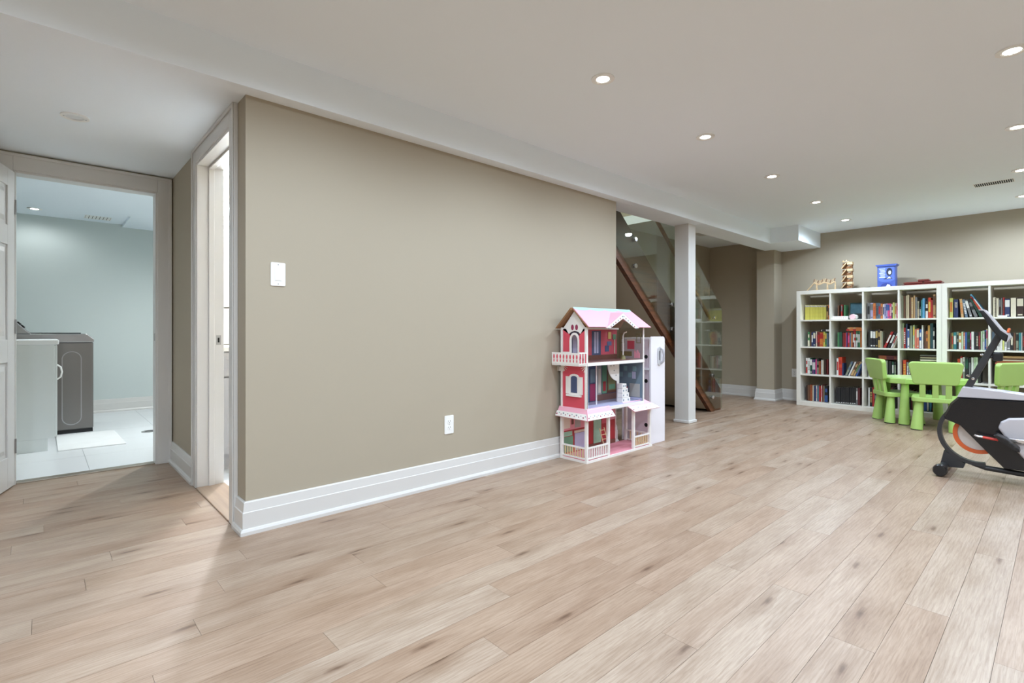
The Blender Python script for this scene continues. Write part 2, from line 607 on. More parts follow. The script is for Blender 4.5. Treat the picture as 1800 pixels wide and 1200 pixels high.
sp = bx(0.812, 0.838, 3.6225, 3.625, 0.885, 0.945).build('strike_plate', STEEL, bpy.data.objects['trim_1'])
bx(0.819, 0.829, 3.6218, 3.6228, 0.90, 0.93).build('latch_hole', DARK, sp)
mb = MB()
for (x0, x1, out) in ((-0.22, -0.13, -1), (0.625, 0.712, 1)):
    mb.box(x0, x1, 4.482, 4.50, 0, 2.093)
    xo = x0 if out < 0 else x1 - 0.02
    mb.box(xo, xo + 0.02, 4.476, 4.482, 0, 2.093)
mb.box(-0.13, 0.625, 4.482, 4.50, 1.985, 2.093)
mb.box(-0.20, 0.692, 4.476, 4.482, 2.073, 2.093)
mb.box(0.612, 0.628, 4.49, 4.60, 0, 1.985)
mb.box(-0.133, -0.117, 4.49, 4.60, 0, 1.985)
mb.box(-0.117, 0.612, 4.49, 4.60, 1.972, 1.987)
casing('trim_2', 'white casing and jambs of the laundry doorway', mb)
sp = bx(0.6095, 0.612, 4.515, 4.54, 0.90, 0.955).build('strike_plate', STEEL, bpy.data.objects['trim_2'])
struct('trim_3', bx(0.70, 0.86, 2.89, 3.625, -0.004, 0.009), THRESH, 'oak threshold strip in the bathroom doorway', 'threshold', bevel=0.004)
struct('trim_4', bx(-0.117, 0.612, 4.508, 4.585, -0.004, 0.008), M('brushed_threshold', (150, 140, 126), 0.35, 0.6), 'thin metal threshold strip in the laundry doorway', 'threshold', bevel=0.003)

# boxed post under the bulkhead
post = struct('trim_5', bx(4.995, 5.145, 2.672, 2.832, 0, ZB), TRIM, 'square white post beside the stairs', 'post', bevel=0.003)
mb = MB()
mb.box(4.983, 5.157, 2.660, 2.844, 0, 0.032)
mb.build('base_moulding', TRIM, post, bevel=0.008, bseg=3)

# open six-panel laundry door, hinged on the left jamb
da = math.atan2(-0.195, -0.053)
door = thing('door_1', 'white moulded panel door standing open at the left edge', 'door', (-0.121, 4.468, 0), da)
door['kind'] = 'structure'
DW, DH, DT = 0.735, 1.968, 0.035
rows = [(0.20, 0.78), (0.92, 1.50), (1.62, 1.86)]
cols = [(0.105, 0.335), (0.40, 0.63)]
mb = MB()
mb.box(0, DW, -DT + 0.008, -0.008, 0.008, DH)
for s in (0, 1):
    y0, y1 = ((-0.008, 0.0) if s == 0 else (-DT, -DT + 0.008))
    for (x0, x1) in ((0, 0.105), (0.335, 0.40), (0.63, DW)):
        mb.box(x0, x1, y0, y1, 0.008, DH)
    for (x0, x1) in cols:
        zs = [0.008] + [v for r in rows for v in r] + [DH]
        for a, b in zip(zs[0::2], zs[1::2]):
            mb.box(x0, x1, y0, y1, a, b)
mb.build('door_leaf', DOORW, door, bevel=0.002)
for s in (0, 1):
    for (x0, x1) in cols:
        for (z0, z1) in rows:
            t0, t1 = ((-0.009, -0.002) if s == 0 else (-DT + 0.002, -DT + 0.009))
            yb, yt = ((-0.009, -0.001) if s == 0 else (-DT + 0.009, -DT + 0.001))
            i0, i1 = 0.018, 0.05
            m2 = MB()
            A = [(x0 + i0, yb, z0 + i0), (x1 - i0, yb, z0 + i0), (x1 - i0, yb, z1 - i0), (x0 + i0, yb, z1 - i0)]
            B = [(x0 + i1, yt, z0 + i1), (x1 - i1, yt, z0 + i1), (x1 - i1, yt, z1 - i1), (x0 + i1, yt, z1 - i1)]
            m2.loft([A, B]).build('panel', DOORW, door)
for s in (-1, 1):
    yb = 0.0 if s > 0 else -DT
    k = MB().lathe([(0.026, 0), (0.026, s * 0.006), (0.011, s * 0.010), (0.010, s * 0.035), (0.022, s * 0.042), (0.027, s * 0.055), (0.020, s * 0.066), (0.001, s * 0.068)], (DW - 0.06, yb, 0.93), 'Y', 20)
    k.build('knob', STEEL, door, smooth=True)
for z in (0.25, 1.0, 1.75):
    MB().cyl((-0.004, 0.002, z - 0.045), (-0.004, 0.002, z + 0.045), 0.006, seg=10).build('hinge', STEEL, door)

# ------------------------------------------------------------------ recessed ceiling lights
LENS = emit('lit_lens', (255, 250, 240), 9.0)
REFL = M('lamp_reflector', (225, 225, 225), 0.3, 0.4)
def pot(x, y, z, label, lit=True, watt=None, group='recessed ceiling lights', col=LAMP_COL):
    t = thing('ceiling_light', label, 'ceiling light', (x, y, z), 0, group)
    MB().ring((0, 0, 0), 0.040, 0.060, -0.006, 0.0005).build('trim_ring', PLASTICW, t, smooth=True)
    MB().ring((0, 0, 0), 0.034, 0.041, -0.0045, 0.0005).build('gimbal_ring', REFL if not lit else PLASTICW, t, smooth=True)
    if lit:
        MB().lathe([(0.001, -0.003), (0.034, -0.003), (0.034, -0.0005), (0.001, -0.0005)], seg=24).build('lens', LENS, t)
        ld = bpy.data.lights.new('lamp', 'SPOT')
        ld.spot_size = math.radians(171)
        ld.spot_blend = 0.60
        ld.shadow_soft_size = 0.035
        ld.energy = watt or POT_W
        ld.color = col
        lo = bpy.data.objects.new('lamp', ld)
        COL.objects.link(lo)
        lo.parent = t
        lo.location = (0, 0, -0.008)
    else:
        MB().lathe([(0.034, -0.003), (0.012, -0.0008), (0.001, -0.0008)], seg=24).build('reflector', REFL, t, smooth=True)
        for sx in (-1, 1):
            MB().cyl((sx * 0.045, 0, -0.0075), (sx * 0.045, 0, -0.005), 0.004, seg=8).build('screw', STEEL, t)
    return t
LX = [(2.172, 1.645), (3.333, 1.66), (4.603, 1.696), (5.858, 1.725), (7.048, 1.765)]
for (x, y), s in zip(LX, ['nearest bright', 'second', 'third', 'fourth', 'farthest']):
    pot(x, y, ZC, s + ' recessed light in the row nearest the long beige wall')
RX = [(3.377, 0.165), (4.663, 0.204), (5.931, 0.236), (7.077, 0.266)]
for (x, y), s in zip(RX, ['top right corner', 'second', 'third', 'farthest']):
    pot(x, y, ZC, s + ' recessed light in the row at the right edge')
FILL_LAMPS = [(0.95, 1.64), (-0.3, 1.64), (2.1, 0.15), (0.85, 0.13), (-0.4, 0.12), (-1.5, 1.64), (-1.5, 0.12)] + [(x, -1.3) for x in (-1.5, -0.4, 0.85, 2.1, 3.38, 4.66, 5.93, 7.08)]  # unseen lamps added for fill: both rows carried on, plus an invented row
for x, y in FILL_LAMPS:
    pot(x, y, ZC, 'unseen recessed ceiling light added for room fill')
pot(0.132, 3.548, ZB, 'unlit recessed light in the low hall ceiling', lit=False)
pot(1.30, 5.70, 2.24, 'recessed laundry light hidden right of the doorway', watt=LAUNDRY_W, group='laundry ceiling lights', col=(0.93, 0.98, 1.0))
pot(-0.05, 7.40, 2.27, 'small recessed light near the far laundry wall', watt=6.0, group='laundry ceiling lights', col=(0.93, 0.98, 1.0))
pot(4.5, 3.4, 4.6, 'unseen lamp added high above the stairs for the cool upstairs light', watt=UPSTAIRS_W, group='added unseen stairwell lights', col=(0.88, 0.94, 1.0))  # unseen lamp, added to supply the cool light from upstairs

# ------------------------------------------------------------------ vents, switch, outlets
SLATW = 0.14
def vent(label, x0, x1, y0, y1, z, n, along='Y', group=None):
    t = thing('ceiling_vent', label, 'vent', ((x0 + x1) / 2, (y0 + y1) / 2, z), 0, group)
    w, l = (x1 - x0) / 2, (y1 - y0) / 2
    f = MB()
    e = 0.008
    f.box(-w, -w + e, -l, l, -0.0014, 0.0005); f.box(w - e, w, -l, l, -0.0014, 0.0005)
    f.box(-w + e, w - e, -l, -l + e, -0.0014, 0.0005); f.box(-w + e, w - e, l - e, l, -0.0014, 0.0005)
    f.build('frame', PLASTICW, t, bevel=0.0003)
    MB().box(-w + e, w - e, -l + e, l - e, -0.0005, 0.0004).build('duct_opening', DARK, t)
    for i in range(n):
        c = -l + e + (2 * l - 2 * e) * (i + 0.5) / n if along == 'Y' else -w + e + (2 * w - 2 * e) * (i + 0.5) / n
        s = (2 * (l if along == 'Y' else w) - 2 * e) / n * SLATW
        if along == 'Y':
            MB().box(-w + e, w - e, c - s, c + s, -0.0011, -0.0004).build('slat', PLASTICW, t)
        else:
            MB().box(c - s, c + s, -l + e, l - e, -0.0011, -0.0004).build('slat', PLASTICW, t)
    return t
vent('long slotted white ceiling vent with dark openings at the right', 6.205, 6.350, 0.29, 0.56, ZC, 18)
SLATW = 0.36
vent('small white ceiling vent above the foot of the stairs', 6.45, 6.72, 3.28, 3.42, 2.29, 8, 'X')
SLATW = 0.42
vent('pale rectangular vent in the laundry ceiling by the far wall', 0.36, 0.60, 7.40, 7.62, 2.27, 7, 'X')

def plate(name, label, cat, loc, rotz):
    t = thing(name, label, cat, loc, rotz)          # faces local -y, centred on the plate
    MB().prism(rrect(0.070, 0.117, 0.006), 'Y', -0.005, 0.0).build('cover_plate', PLASTICW, t, bevel=0.0015)
    return t
sw = plate('light_switch', 'white rocker light switch on the long beige wall', 'switch', (0.868, YW, 1.254), 0)
MB().box(-0.0175, 0.0175, -0.0062, -0.005, -0.034, 0.034).build('switch_frame', PLASTICW, sw, bevel=0.0008)
MB().prism([(-0.0085, -0.030), (-0.0062, -0.030), (-0.0062, 0.030), (-0.0070, 0.030)], 'X', -0.014, 0.014).build('rocker', PLASTICW, sw)
for z in (-0.048, 0.048):
    MB().cyl((0, -0.0056, z), (0, -0.0048, z), 0.0028, seg=10).build('screw', STEEL, sw)
def outlet(label, loc, rotz):
    o = plate('wall_outlet', label, 'outlet', loc, rotz)
    for z in (-0.0195, 0.0195):
        r = MB().prism(rrect(0.033, 0.028, 0.011, 5, 0, z), 'Y', -0.0065, -0.005).build('receptacle', PLASTICW, o)
        for x in (-0.0065, 0.0065):
            MB().box(x - 0.0011, x + 0.0011, -0.0068, -0.0064, z - 0.001, z + 0.008).build('slot', DARK, r)
        MB().cyl((0, -0.0068, z - 0.007), (0, -0.0064, z - 0.007), 0.0024, seg=10).build('slot', DARK, r)
    MB().cyl((0, -0.0058, 0), (0, -0.0048, 0), 0.0026, seg=10).build('screw', STEEL, o)
outlet('white double outlet low on the long beige wall', (1.910, YW, 0.376), 0)
outlet('white double outlet low on the far wall left of the bookcase', (XF, 2.565, 0.387), -PI / 2)

# ------------------------------------------------------------------ staircase
st = thing('staircase', 'brown wooden staircase with frameless glass side panels', 'stairs', (0, 0, 0))
SL = -0.882
def nose(x): return 2.115 + SL * (x - 4.094)
def low(x): return -0.87 * (x - 5.948)
# side stringer board, outer face y 2.89
MB().prism([(3.71, low(3.71)), (5.948, 0.0), (6.204, 0.0), (6.204, 0.255), (6.173, nose(6.173)), (3.71, nose(3.71))], 'Y', 2.892, 2.935).build('stringer', STAIN, st)
MB().prism([(3.71, low(3.71) - 0.012), (5.934, 0.0), (6.02, 0.0), (3.71, low(3.71) + 0.062)], 'Y', 2.880, 2.892).build('stringer_moulding', STAIN, st)
n_steps = 12
rise, run = 0.2, 0.2 / 0.882
for i in range(n_steps):
    z = 0.2 * (i + 1)
    x1 = 6.15 - run * i
    MB().box(x1 - run - 0.02, x1, 2.936, 3.795, z - 0.035, z).build('tread', STAIN, st, bevel=0.006)
    MB().box(x1 - 0.04, x1 - 0.022, 2.936, 3.795, z - 0.2 + 0.001, z - 0.036).build('riser', M('beige_riser', (190, 178, 158), 0.6), st)
MB().prism([(3.71, low(3.71) - 0.01), (5.90, low(5.90) - 0.01), (5.90, low(5.90) + 0.015), (3.71, low(3.71) + 0.015)], 'Y', 2.936, 3.797).build('soffit', WALL, st)
GL = glass('clear_tempered_glass', (236, 243, 238), 0.06)
GE = M('green_glass_edge', (150, 190, 170), 0.2)
def gtop(x): return 1.756 - 0.855 * (x - 5.576)
for (a, b, last) in ((3.95, 5.10, False), (5.125, 6.172, True)):
    poly = [(a, low(a) + 0.075), (b, max(0.03, low(b) + 0.075)), (b, gtop(b)), (a, gtop(a))]
    if last:
        poly = [(a, low(a) + 0.075), (6.00, 0.03), (b, 0.03), (b, gtop(b)), (a, gtop(a))]
    g = MB().prism(poly, 'Y', 2.860, 2.872).build('glass_panel', GL, st)
    xs = (4.294, 4.991) if not last else (5.30, 5.919)
    for x in xs:
        for dz in (0.055, 0.315):
            z = nose(x) - dz - 0.01
            s = MB()
            s.cyl((x, 2.872, z), (x, 2.8925, z), 0.020, seg=18)
            s.lathe([(0.001, 2.846), (0.021, 2.846), (0.023, 2.849), (0.023, 2.860), (0.001, 2.860)], (x, 0, z), 'Y', 20)
            s.build('standoff', CHROME, g, smooth=True)
hr = MB().tube([(x, 2.945, gtop(x) - 0.245) for x in (4.0, 4.6, 5.2, 5.8, 6.02)], 0.021, 14).build('handrail', wood('tan_handrail_wood', (128, 92, 58), (164, 124, 84), 0.3, 2, 40), st, smooth=True)
for x in (4.7, 5.4, 5.98):
    z = gtop(x) - 0.245
    b = MB()
    b.tube([(x, 2.874, z - 0.03), (x, 2.91, z - 0.055), (x, 2.945, z - 0.05), (x, 2.945, z - 0.018)], 0.006, 8)
    b.lathe([(0.001, 2.850), (0.016, 2.850), (0.018, 2.853), (0.018, 2.86), (0.001, 2.86)], (x, 0, z - 0.03), 'Y', 16)
    b.build('rail_bracket', CHROME, hr, smooth=True)

# ------------------------------------------------------------------ laundry room
WSH = M('graphite_steel', (128, 125, 123), 0.34, 0.85, var=0.06, scale=3)
wm = thing('washing_machine', 'dark graphite top-load washer standing behind the white cabinet', 'washer', (-0.34, 6.40, 0))
W_, D_, H_ = 0.715, 0.68, 0.925
body = MB().box(0, W_, 0, D_, 0.035, H_ - 0.06).build('body', WSH, wm, bevel=0.012, bseg=3)
MB().box(0.01, W_ - 0.005, 0.01, D_ - 0.01, 0.0, 0.035).build('plinth', BLACK, wm)
top = MB().prism([(0, H_ - 0.06), (W_ + 0.004, H_ - 0.06), (W_ + 0.004, H_ - 0.03), (W_ - 0.05, H_ + 0.022), (0, H_ + 0.022)], 'Y', -0.004, D_ + 0.004).build('top_deck', STEEL, wm, bevel=0.006)
MB().box(0.20, W_ - 0.09, 0.06, D_ - 0.06, H_ + 0.022, H_ + 0.032).build('glass_lid', M('black_lid_glass', (16, 17, 19), 0.08), wm, bevel=0.004)
con = MB().prism([(0.0, H_ + 0.02), (0.275, H_ + 0.02), (0.255, H_ + 0.04), (0.145, H_ + 0.165), (0.0, H_ + 0.19)], 'Y', 0.0, D_).build('control_console', STEEL, wm, bevel=0.006)
for (a, h) in ((0.20, 0.110), (0.225, 0.082)):
    for dy in (0.03, 0.075):
        MB().box(a - 0.028, a + 0.006, dy, dy + 0.035, H_ + h - 0.012, H_ + h + 0.008, 0, Matrix.Translation((a, 0, H_ + h)) @ Matrix.Rotation(math.radians(48), 4, 'Y') @ Matrix.Translation((-a, 0, -H_ - h))).build('control_button', BLACK, con)
# embossed oval on the side panel
ov = rrect(0.145, 0.70, 0.0724, 10, 0.555, 0.43)
inner = rrect(0.130, 0.685, 0.0649, 10, 0.555, 0.43)
mb = MB()
R = lambda o, y: [(p[0], y, p[1]) for p in o]
mb.loft([R(ov, -0.0005), R(ov, -0.004), R(inner, -0.004), R(inner, -0.0005)], caps=False)
mb.build('side_emboss', STEEL, wm)

cb = thing('laundry_cabinet', 'white laundry cabinet with bow handle in front of the washer', 'cabinet', (-0.42, 5.60, 0))
cw = M('white_melamine', (222, 227, 226), 0.35, var=0.01)
MB().box(0, 0.46, 0, 0.60, 0, 0.10).build('toe_kick', cw, cb)
MB().box(0, 0.50, 0, 0.60, 0.10, 0.862).build('body', cw, cb, bevel=0.002)
MB().box(-0.005, 0.528, -0.012, 0.612, 0.862, 0.902).build('top', M('white_sink_top', (236, 238, 238), 0.25, var=0.01), cb, bevel=0.008, bseg=3)
dr = MB().box(0.50, 0.518, 0.004, 0.596, 0.11, 0.855).build('door', cw, cb, bevel=0.002)
MB().tube([(0.518, 0.03, 0.575), (0.540, 0.03, 0.595), (0.548, 0.03, 0.635), (0.540, 0.03, 0.675), (0.518, 0.03, 0.695)], 0.006, 8).build('handle', PLASTICW, dr, smooth=True)
mat_ = MB().prism([(0.10, 5.50), (0.54, 5.48), (0.52, 6.28), (0.10, 6.30)], 'Z', 0.0005, 0.010).build('floor_mat', M('white_terry_cloth', (240, 240, 240), 0.9, bump=0.6, bscale=400), bevel=0.003)
tag(mat_, 'white cloth mat on the laundry floor before the washer', 'mat')
fd = thing('floor_drain', 'round metal drain cover in the laundry floor', 'drain', (0.77, 6.02, 0.0))
MB().lathe([(0.001, 0.0005), (0.062, 0.0005), (0.062, 0.003), (0.055, 0.005), (0.001, 0.005)], seg=24).build('cover', M('drain_metal', (150, 150, 148), 0.4, 0.7), fd)
for i in range(5):
    MB().box(-0.035, 0.035, -0.030 + i * 0.015 - 0.003, -0.030 + i * 0.015 + 0.003, 0.005, 0.0054).build('slot', DARK, fd)

# ------------------------------------------------------------------ bathroom glimpse
va = thing('bathroom_vanity', 'grey bathroom vanity with white counter seen past the door jamb', 'vanity', (0.90, 3.97, 0))
VG = M('grey_vanity_paint', (186, 186, 190), 0.4)
MB().box(0, 0.9, 0.05, 0.50, 0.0, 0.10).build('toe_kick', VG, va)
MB().box(0, 0.9, 0.018, 0.50, 0.10, 0.83).build('body', VG, va)
for (z0, z1) in ((0.655, 0.822), (0.11, 0.645)):
    for (x0, x1) in ((0.004, 0.446), (0.454, 0.896)):
        d = MB().box(x0, x1, 0.0, 0.017, z0, z1).build('drawer_front' if z0 > 0.5 else 'door', VG, va, bevel=0.002)
        f = MB()
        e = 0.05
        f.box(x0, x1, -0.006, 0.0, z0, z0 + e); f.box(x0, x1, -0.006, 0.0, z1 - e, z1)
        f.box(x0, x0 + e, -0.006, 0.0, z0 + e, z1 - e); f.box(x1 - e, x1, -0.006, 0.0, z0 + e, z1 - e)
        f.build('frame', VG, d, bevel=0.001)
MB().box(-0.01, 0.91, -0.015, 0.51, 0.83, 0.862).build('counter', PLASTICW, va, bevel=0.003)
bs = MB().box(0.88, 1.80, 4.478, 4.498, 0.87, 1.15).build('backsplash', M('white_wall_tile', (235, 235, 235), 0.15))
tag(bs, 'white tiled backsplash above the bathroom counter', 'backsplash')
mc = thing('mirror_cabinet', 'white wall cabinet above the bathroom counter', 'cabinet', (0.88, 4.33, 1.16))
MB().box(0, 0.86, 0.02, 0.165, 0, 0.58).build('body', PLASTICW, mc)
for i in range(2):
    d = MB().box(0.003 + i * 0.43, 0.427 + i * 0.43, 0.0, 0.018, 0.003, 0.577).build('door', PLASTICW, mc, bevel=0.002)
    MB().cyl((0.40 + i * 0.06, -0.018, 0.06), (0.40 + i * 0.06, 0.0, 0.06), 0.008, seg=10).build('knob', STEEL, d)
vl = thing('vanity_lamp', 'bright glowing globe lamp above the bathroom cabinet', 'lamp', (1.04, 4.40, 1.925))
MB().box(-0.10, 0.50, 0.055, 0.098, -0.125, -0.075).build('back_bar', STEEL, vl, bevel=0.004)
for i in range(3):
    MB().cyl((0.2 * i, 0.055, -0.10), (0.2 * i, 0.0, -0.07), 0.012, seg=10).build('arm', STEEL, vl)
    prof = [(0.052 * math.sin(PI * k / 12) + 0.0005, -0.052 * math.cos(PI * k / 12)) for k in range(13)]
    MB().lathe(prof, (0.2 * i, -0.01, -0.015), 'Z', 20).build('globe', emit('lit_globe', (255, 252, 245), 6.0), vl, smooth=True)
ld = bpy.data.lights.new('lamp', 'POINT'); ld.energy = BATH_W; ld.shadow_soft_size = 0.05; ld.color = (0.86, 0.92, 1.0)
lo = bpy.data.objects.new('lamp', ld); COL.objects.link(lo); lo.parent = vl; lo.location = (0.2, -0.12, -0.02)

# ------------------------------------------------------------------ toy house
PINKW = M('toy_rose_panel', (214, 78, 96), 0.45, var=0.03)
PINKL = M('toy_pale_pink_panel', (240, 178, 196), 0.45, var=0.03)
TOYW = M('toy_white_board', (236, 232, 228), 0.4, var=0.02)
AQUA = M('toy_aqua', (176, 214, 214), 0.5)
RAWB = M('raw_board_edge', (140, 100, 64), 0.6)
PRINT = {k: M('print_' + k, c, 0.5, var=0.08, scale=14) for k, c in dict(
    rose=(196, 84, 100), blue=(96, 112, 150), slate=(112, 130, 144), green=(106, 150, 120), mint=(150, 190, 164), lilac=(178, 178, 206),
    brown=(110, 68, 56), cream=(222, 210, 196), navy=(70, 82, 116), red=(170, 52, 56), grey=(168, 166, 164), teal=(130, 162, 172), olive=(130, 124, 84), floor=(126, 92, 84), pink=(226, 150, 164), plum=(150, 50, 86), gold=(214, 190, 120)).items()}
H0 = (2.94, 2.375)
dh = thing('doll_house', 'tall pink and white open-front doll house against the beige wall', 'doll house', (H0[0], H0[1], 0))
def part(name, mb, mats, parent=None, **k):
    return mb.build(name, mats, parent or dh, **k)
DB = 0.245                           # back of the house (local y)
TW = 0.745                           # right end of the upper floors (local x)
part('base', MB().box(-0.012, 0.86, -0.012, DB + 0.005, 0.0, 0.016), TOYW)
part('porch_floor', MB().box(0.0, 0.85, 0.0, DB, 0.016, 0.018), PRINT['pink'])
part('middle_floor', MB().box(0.0, TW, -0.004, DB, 0.372, 0.392), TOYW)
part('floor_covering', MB().box(0.02, TW - 0.01, 0.006, DB - 0.005, 0.392, 0.394), PRINT['lilac'])
part('top_floor', MB().box(0.0, TW, -0.004, DB, 0.716, 0.736), TOYW)
part('floor_covering', MB().box(0.02, TW - 0.01, 0.006, DB - 0.005, 0.736, 0.738), PRINT['floor'])
# back panels with printed rooms
bk = part('back_panel', MB().box(0.0, 0.69, DB, DB + 0.006, 0.016, 0.372), PRINT['red'])
def prints(parent, items, y):
    for k, (nm, x0, x1, z0, z1) in enumerate(items):
        MB().box(x0, x1, y - 0.0010 - 0.0005 * k, y, z0, z1).build('printed_picture', PRINT[nm], parent)
def prints_right(parent, items, x):
    for k, (nm, y0, y1, z0, z1) in enumerate(items):
        MB().box(x - 0.0010 - 0.0005 * k, x, y0, y1, z0, z1).build('printed_picture', PRINT[nm], parent)
prints(bk, [('pink', 0.005, 0.30, 0.20, 0.37), ('cream', 0.02, 0.10, 0.215, 0.36), ('green', 0.005, 0.134, 0.03, 0.15), ('mint', 0.015, 0.124, 0.155, 0.19), ('grey', 0.155, 0.225, 0.21, 0.36), ('brown', 0.115, 0.14, 0.24, 0.31), ('lilac', 0.154, 0.296, 0.03, 0.165), ('cream', 0.15, 0.30, 0.168, 0.186),
            ('mint', 0.39, 0.49, 0.03, 0.25), ('green', 0.40, 0.48, 0.26, 0.34), ('rose', 0.50, 0.56, 0.20, 0.36), ('pink', 0.60, 0.68, 0.22, 0.36), ('brown', 0.30, 0.69, 0.018, 0.05)], DB)
bk = part('back_panel', MB().box(0.0, TW, DB, DB + 0.006, 0.392, 0.716), PRINT['navy'])
prints(bk, [('slate', 0.02, 0.30, 0.55, 0.70), ('plum', 0.345, 0.415, 0.40, 0.54), ('slate', 0.35, 0.41, 0.55, 0.66), ('grey', 0.444, 0.497, 0.43, 0.70), ('cream', 0.455, 0.486, 0.46, 0.66), ('green', 0.505, 0.568, 0.45, 0.71), ('red', 0.515, 0.555, 0.47, 0.55),
            ('brown', 0.568, 0.70, 0.45, 0.71), ('olive', 0.585, 0.69, 0.47, 0.66), ('green', 0.60, 0.68, 0.48, 0.52), ('floor', 0.43, 0.70, 0.394, 0.445)], DB)
bk = part('back_panel', MB().box(0.0, 0.715, DB, DB + 0.006, 0.736, 0.985), PRINT['rose'])
prints(bk, [('navy', 0.37, 0.49, 0.765, 0.975), ('lilac', 0.40, 0.425, 0.79, 0.965), ('lilac', 0.432, 0.457, 0.79, 0.965), ('brown', 0.0, 0.715, 0.738, 0.775), ('navy', 0.545, 0.60, 0.80, 0.85), ('blue', 0.575, 0.635, 0.85, 0.885), ('gold', 0.588, 0.628, 0.905, 0.965), ('green', 0.655, 0.70, 0.90, 0.945), ('cream', 0.674, 0.683, 0.78, 0.90),
            ('navy', 0.10, 0.20, 0.77, 0.97), ('lilac', 0.125, 0.175, 0.79, 0.96)], DB)
CLR = glass('clear_plastic_sheet', (240, 240, 236), 0.03)
rw = part('right_wall', MB().box(TW - 0.006, TW, 0.0, DB, 0.392, 0.716), PRINT['slate'])
prints_right(rw, [('teal', 0.20 - 0.045 * i, 0.235 - 0.045 * i, 0.58 + 0.055 * (i % 2), 0.62 + 0.055 * (i % 2)) for i in range(4)] + [('grey', 0.03, 0.13, 0.42, 0.53), ('lilac', 0.07, 0.105, 0.57, 0.63), ('plum', 0.15, 0.175, 0.41, 0.50), ('lilac', 0.01, 0.12, 0.396, 0.415)], TW - 0.006)
bk = part('clear_side_panel', MB().box(TW - 0.004, TW, 0.0, DB, 0.736, 1.0), CLR)
def frame(parent, y0, y1, z0, z1, e, x, m):
    f = MB()
    f.box(x - 0.001, x, y0, y1, z0, z0 + e); f.box(x - 0.001, x, y0, y1, z1 - e, z1)
    f.box(x - 0.001, x, y0, y0 + e, z0 + e, z1 - e); f.box(x - 0.001, x, y1 - e, y1, z0 + e, z1 - e)
    return f.build('printed_frame', m, parent)
XR = TW - 0.004
frame(bk, 0.185, 0.225, 0.87, 0.95, 0.006, XR, PRINT['olive'])
frame(bk, 0.02, 0.065, 0.87, 0.95, 0.006, XR, PRINT['olive'])
MB().box(XR - 0.001, XR, 0.085, 0.155, 0.82, 0.89).build('printed_picture', PRINT['rose'], bk)
MB().box(XR - 0.0012, XR, 0.08, 0.16, 0.89, 0.902).build('printed_picture', PRINT['cream'], bk)
MB().box(XR - 0.0012, XR, 0.11, 0.225, 0.76, 0.80).build('printed_picture', PRINT['olive'], bk)
for i in range(6):
    MB().box(XR - 0.001, XR, 0.03 + 0.009 * i, 0.041 + 0.009 * i, 0.745, 0.79 + 0.012 * (i % 3)).build('printed_flower', PRINT['pink'], bk)
# left facade: middle floor with window, top floor with arched door
fa = part('left_facade', MB().box(0.0, 0.006, -0.004, DB, 0.392, 0.716), PINKW)
for y in (-0.004, DB - 0.014):
    MB().box(-0.005, 0.012, y, y + 0.018, 0.392, 1.0).build('corner_post', TOYW, dh)
# window on the facade (outer face x = 0)
def on_left(poly, t0, t1):           # outline in (y, z) -> thin prism on the outer face
    return MB().prism(poly, 'X', t0, t1)
arch = lambda c, w, z0, z1, n=8: [(c - w, z0), (c + w, z0), (c + w, z1)] + [(c + w * math.cos(PI * k / n), z1 + w * 0.55 * math.sin(PI * k / n)) for k in range(1, n)] + [(c - w, z1)]
wn = part('window_surround', on_left(arch(0.115, 0.048, 0.495, 0.625), -0.006, 0.0), TOYW)
MB().prism(arch(0.115, 0.030, 0.51, 0.62), 'X', -0.0072, -0.006).build('window_pane', PRINT['navy'], wn)
for s in (-1, 1):
    MB().box(-0.008, 0.0, 0.115 + s * 0.064 - 0.017, 0.115 + s * 0.064 + 0.017, 0.50, 0.63).build('shutter', TOYW, wn)
MB().box(-0.018, 0.0, 0.045, 0.185, 0.482, 0.497).build('window_sill', TOYW, wn)
for c, a0 in ((0.0, PI / 2), (DB - 0.02, 0)):
    f = MB()
    for k in range(5):
        aa = PI * 1.5 + (PI / 2) * k / 4 if c == 0.0 else PI + (PI / 2) * k / 4
        p0 = Vector((-0.002, c + 0.004, 0.713)); p1 = p0 + Vector((0, math.cos(aa) * 0.05, math.sin(aa) * 0.05))
        f.cyl(p0, p1, 0.0022, seg=5)
    f.build('fan_bracket', TOYW, dh)
tf = part('tower_facade', MB().prism([(0.015, 0.736), (0.078, 0.736), (0.078, 0.90), (0.072, 0.93), (0.058, 0.95), (0.03, 0.99), (0.014, 0.99)], 'X', 0.0, 0.006), PINKW)
part('tower_facade', MB().prism([(0.150, 0.736), (0.228, 0.736), (0.228, 0.99), (0.20, 0.99), (0.172, 0.95), (0.156, 0.93), (0.150, 0.90)], 'X', 0.0, 0.006), PINKW)
part('gable', MB().prism([(0.005, 0.985), (0.058, 0.95), (0.078, 0.965), (0.114, 0.975), (0.150, 0.965), (0.172, 0.95), (0.235, 0.985), (0.115, 1.125)], 'X', 0.0, 0.006), TOYW)
ar = MB()
po = [(0.068, 0.74)] + [(0.068, 0.90)] + [(0.114 + 0.046 * math.cos(PI - PI * k / 10), 0.90 + 0.06 * math.sin(PI * k / 10)) for k in range(1, 10)] + [(0.160, 0.90), (0.160, 0.74)]
pi_ = [(0.082, 0.74)] + [(0.082, 0.90)] + [(0.114 + 0.032 * math.cos(PI - PI * k / 10), 0.90 + 0.045 * math.sin(PI * k / 10)) for k in range(1, 10)] + [(0.146, 0.90), (0.146, 0.74)]
for a, b, c, d in zip(po[:-1], po[1:], pi_[1:], pi_[:-1]):
    ar.prism([a, b, c, d], 'X', -0.006, 0.004)
ar.build('door_arch', TOYW, dh)
